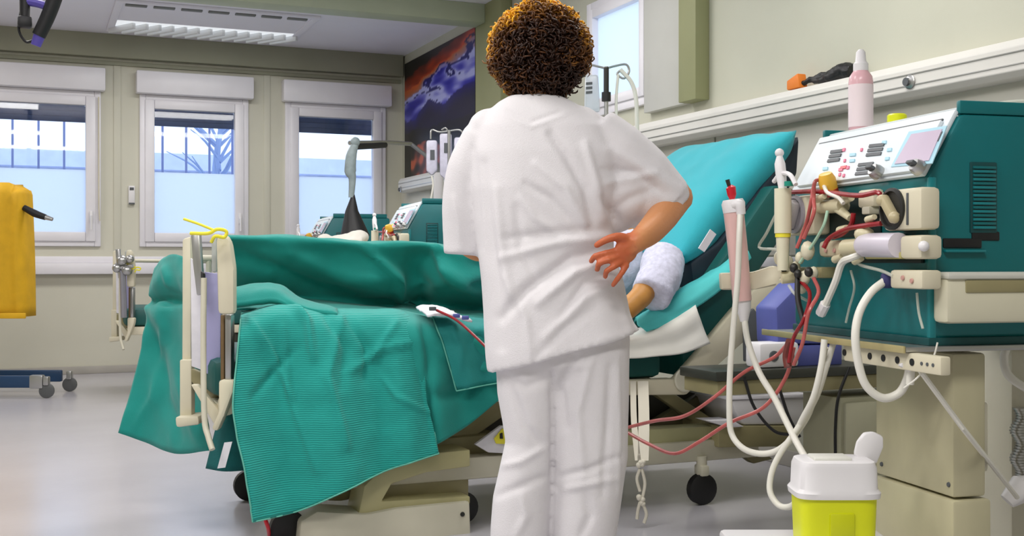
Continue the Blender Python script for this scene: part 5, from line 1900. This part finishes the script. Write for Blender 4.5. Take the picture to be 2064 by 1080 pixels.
# shirt
bm = NB()
loft(bm, [ring(1028, 1128, 194, .055, p=2), ring(1004, 1160, 208, .07, p=2.2), ring(985, 1188, 226, .085), ring(962, 1226, 258, .105), ring(948, 1250, 310, .122), ring(948, 1246, 380, .135), ring(955, 1236, 450, .135),
          ring(963, 1238, 510, .13), ring(970, 1256, 565, .137), ring(976, 1268, 630, .145), ring(980, 1276, 690, .15, 0, 716, 650), ring(983, 1288, 700, .152, 0, 749, 664)])
tube(bm, [N(975, 272, .0), N(948, 340, .02), N(938, 420, .04), N(934, 480, .05), N(932, 514, .05)], [.055, .062, .062, .056, .052], 18, 4)
ball(bm, N(985, 262, 0), .058, 2)
tube(bm, [N(1195, 262, .0), N(1235, 302, .01), N(1286, 356, .03), N(1336, 412, .045)], [.07, .088, .093, .088], 22, 4)
tube(bm, [N(1330, 400, .045), N(1346, 424, .05)], [.086, .074], 20)
ball(bm, N(1170, 262, 0), .068, 2)
ball(bm, N(1262, 392, .0), .088, 3, (1, .8, 1))
ball(bm, N(1300, 402, .02), .085, 3, (1, .8, 1))
ball(bm, N(1242, 425, .0), .062, 3, (1, .8, 1))
me = remesh(bm, .0068, 5)
V = []
SF = [
    ([(1236, 500), (1150, 520), (1060, 585), (1010, 640)], 11, -.016), ([(1236, 520), (1160, 548), (1085, 610)], 10, .014), ([(1230, 478), (1120, 490), (1010, 520)], 9, .010), ([(1226, 462), (1120, 468), (1020, 480)], 8, -.008),
    ([(1196, 452), (1180, 380), (1140, 310), (1110, 270)], 9, -.014), ([(1180, 450), (1140, 380), (1080, 330)], 8, .008), ([(1166, 460), (1110, 400), (1060, 370)], 7, -.008), ([(1216, 440), (1200, 360), (1180, 290)], 8, .010),
    ([(1140, 480), (1080, 440), (1050, 400)], 8, .007), ([(975, 330), (985, 450), (1000, 560), (1010, 700)], 10, -.009), ([(1000, 380), (1012, 500), (1030, 600)], 9, .008), ([(1040, 420), (1050, 500), (1080, 560)], 9, -.007),
    ([(1250, 560), (1180, 600), (1100, 680)], 10, .008), ([(1240, 540), (1180, 570), (1130, 640)], 8, -.008), ([(1250, 600), (1262, 640), (1272, 670)], 8, .006), ([(1200, 620), (1140, 660), (1080, 720)], 9, -.005),
    ([(1230, 300), (1300, 340), (1370, 385)], 10, .007), ([(1220, 340), (1280, 350), (1340, 390)], 8, -.008), ([(1220, 370), (1270, 360), (1320, 350)], 8, .008), ([(1240, 420), (1270, 400), (1320, 380)], 10, -.007),
    ([(1215, 400), (1235, 430), (1245, 455)], 9, -.012), ([(1022, 222), (1070, 246), (1130, 224)], 4, -.004), ([(1016, 230), (1070, 256), (1140, 232)], 4, .003), ([(955, 300), (962, 400), (968, 500)], 7, -.006),
    ([(915, 400), (925, 450), (930, 500)], 7, .006), ([(1020, 560), (1060, 640), (1070, 720)], 9, .006)]
rough_up(me, .004, 7, 1, (1, 1, .6))
sculpt_folds(me, SF, mtx=Matrix.Translation(NO))
link('shirt', me, CLOTH, nu_, 'all')

# trousers
bm = NB()
loft(bm, [ring(1000, 1255, 600, .11), ring(994, 1268, 680, .125), ring(996, 1268, 730, .122), ring(1004, 1262, 775, .09)])
for L_ in ([(996, 1150, 700, .115), (1003, 1138, 790, .105), (1014, 1130, 850, .098), (1020, 1126, 890, .09), (1008, 1120, 940, .09), (994, 1112, 1000, .09), (988, 1108, 1060, .09), (986, 1100, 1140, .085), (990, 1096, 1246, .08)],
           [(1090, 1268, 700, .12), (1102, 1268, 790, .108), (1106, 1267, 850, .10), (1110, 1266, 920, .098), (1116, 1256, 980, .095), (1114, 1248, 1040, .095), (1112, 1238, 1110, .09), (1112, 1228, 1246, .085)]):
    loft(bm, [ring(a, b, v, r, p=2.3) for a, b, v, r in L_])
me = remesh(bm, .0068, 4)
TF = [([(1112, 750), (1116, 840), (1114, 980)], 6, -.012), ([(1160, 720), (1130, 780), (1140, 860)], 9, -.008), ([(1190, 730), (1165, 830), (1175, 960)], 9, .008), ([(1230, 740), (1225, 860), (1215, 1000)], 8, -.008),
      ([(1130, 960), (1190, 945), (1250, 920)], 7, -.008), ([(1140, 985), (1190, 975), (1240, 965)], 7, .007), ([(1030, 780), (1060, 860), (1090, 900)], 9, -.008), ([(1010, 940), (1050, 930), (1100, 900)], 7, .007),
      ([(1000, 1000), (1050, 980), (1100, 960)], 8, -.007), ([(1110, 760), (1060, 780), (1020, 760)], 9, -.006), ([(1180, 1000), (1190, 1040), (1170, 1080)], 9, -.007), ([(1050, 1000), (1060, 1040), (1040, 1080)], 9, .007), ([(1245, 720), (1248, 850), (1246, 1000)], 5, .005)]
rough_up(me, .004, 7, 5, (1, 1, .5))
sculpt_folds(me, TF, mtx=Matrix.Translation(NO))
link('trousers', me, CLOTH, nu_, 'all')
for u in (1050, 1172):
    f0 = N(u, 1262, -.02)
    z = -f0.z
    bm = NB()
    lf = []
    for k in range(9):
        f = k / 8
        w_ = .046 + .008 * math.sin(f * 3) if f < .95 else .03
        h_ = .07 - .03 * f
        c = Vector((f0.x, f0.y, 0)) + FW * (-.07 + .27 * f)
        lf.append([c + RT * (w_ * math.cos(2 * PI * j / 16)) * (.7 if k in (0, 8) else 1) + Vector((0, 0, max(.0, h_ / 2 + h_ / 2 * math.sin(2 * PI * j / 16)))) for j in range(16)])
    loft(bm, lf)
    obj('shoe', bm, WHITE, nu_, 'all')

# hair: a full head of curls
rnd = random.Random(11)
cc_ = N(1088, 104, .012)
RX, RY, RZ = 95 / NS, .118, 92 / NS
bm = NB()
ball(bm, cc_, 1, 4, (RX * .93, RY * .93, RZ * .93), Matrix.Rotation(-YAW, 3, 'Z'))
ball(bm, N(1078, 160, .0), .070, 3, (1, 1, .6))
me = remesh(bm, .008, 2)
rough_up(me, .018, 26)
# keep the face free
for v in me.vertices:
    q = v.co - hc
    f = q.dot(FW)
    if f > .055 and abs(q.dot(RT)) < .06 and q.z < .05:
        v.co -= FW * (f - .055)
hair = link('hair', me, mat('hair_brown', (62, 36, 16), .6, var=.3, scale=40), nu_, 'all')
bm = NB()
cl = bm.loops.layers.color.new('curl')
for k in range(2300):
    z = rnd.uniform(-1, 1)
    a = rnd.uniform(0, 2 * PI)
    s = math.sqrt(1 - z * z)
    n_ = Vector((s * math.cos(a), s * math.sin(a), z))       # in the head's own axes: x right, y forward
    if n_.y > .45 and n_.z < .45 and abs(n_.x) < .72:
        continue
    wv = .98 + .09 * noise.noise(n_ * 2.3) + rnd.uniform(-.05, .05)
    p = cc_ + RT * (n_.x * RX * wv) + FW * (n_.y * RY * wv) + Vector((0, 0, n_.z * RZ * wv))
    nw = (RT * n_.x + FW * n_.y + Vector((0, 0, n_.z))).normalized()
    t = nw.cross(Vector((rnd.uniform(-1, 1), rnd.uniform(-1, 1), rnd.uniform(-1, 1)))).normalized()
    t = (t + Vector((0, 0, -.7))).normalized()
    b = nw.cross(t).normalized()
    R_ = rnd.uniform(.005, .011)
    Ln = rnd.uniform(.02, .045)
    turns = rnd.uniform(1.2, 2.2)
    ph = rnd.uniform(0, 6)
    pts = []
    m_ = 12
    for i in range(m_):
        f = i / (m_ - 1)
        an = ph + f * turns * 2 * PI
        pts.append(p + t * (Ln * (f - .5)) + nw * (R_ * math.cos(an) + .004) + b * (R_ * math.sin(an)))
    nf = len(bm.faces)
    tube(bm, pts, [.0023] * (m_ - 1) + [.0008], 4)
    bm.faces.ensure_lookup_table()
    # backlit rim painted into the curl colour: golden around the crown and sides
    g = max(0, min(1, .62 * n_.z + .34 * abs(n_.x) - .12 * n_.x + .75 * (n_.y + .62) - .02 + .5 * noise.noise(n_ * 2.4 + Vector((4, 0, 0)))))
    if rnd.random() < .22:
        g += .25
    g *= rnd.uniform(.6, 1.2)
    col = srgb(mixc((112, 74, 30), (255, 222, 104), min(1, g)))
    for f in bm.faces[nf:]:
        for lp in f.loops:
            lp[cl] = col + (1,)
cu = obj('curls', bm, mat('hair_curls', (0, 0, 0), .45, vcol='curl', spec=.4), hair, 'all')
cu['kind'] = 'stuff'
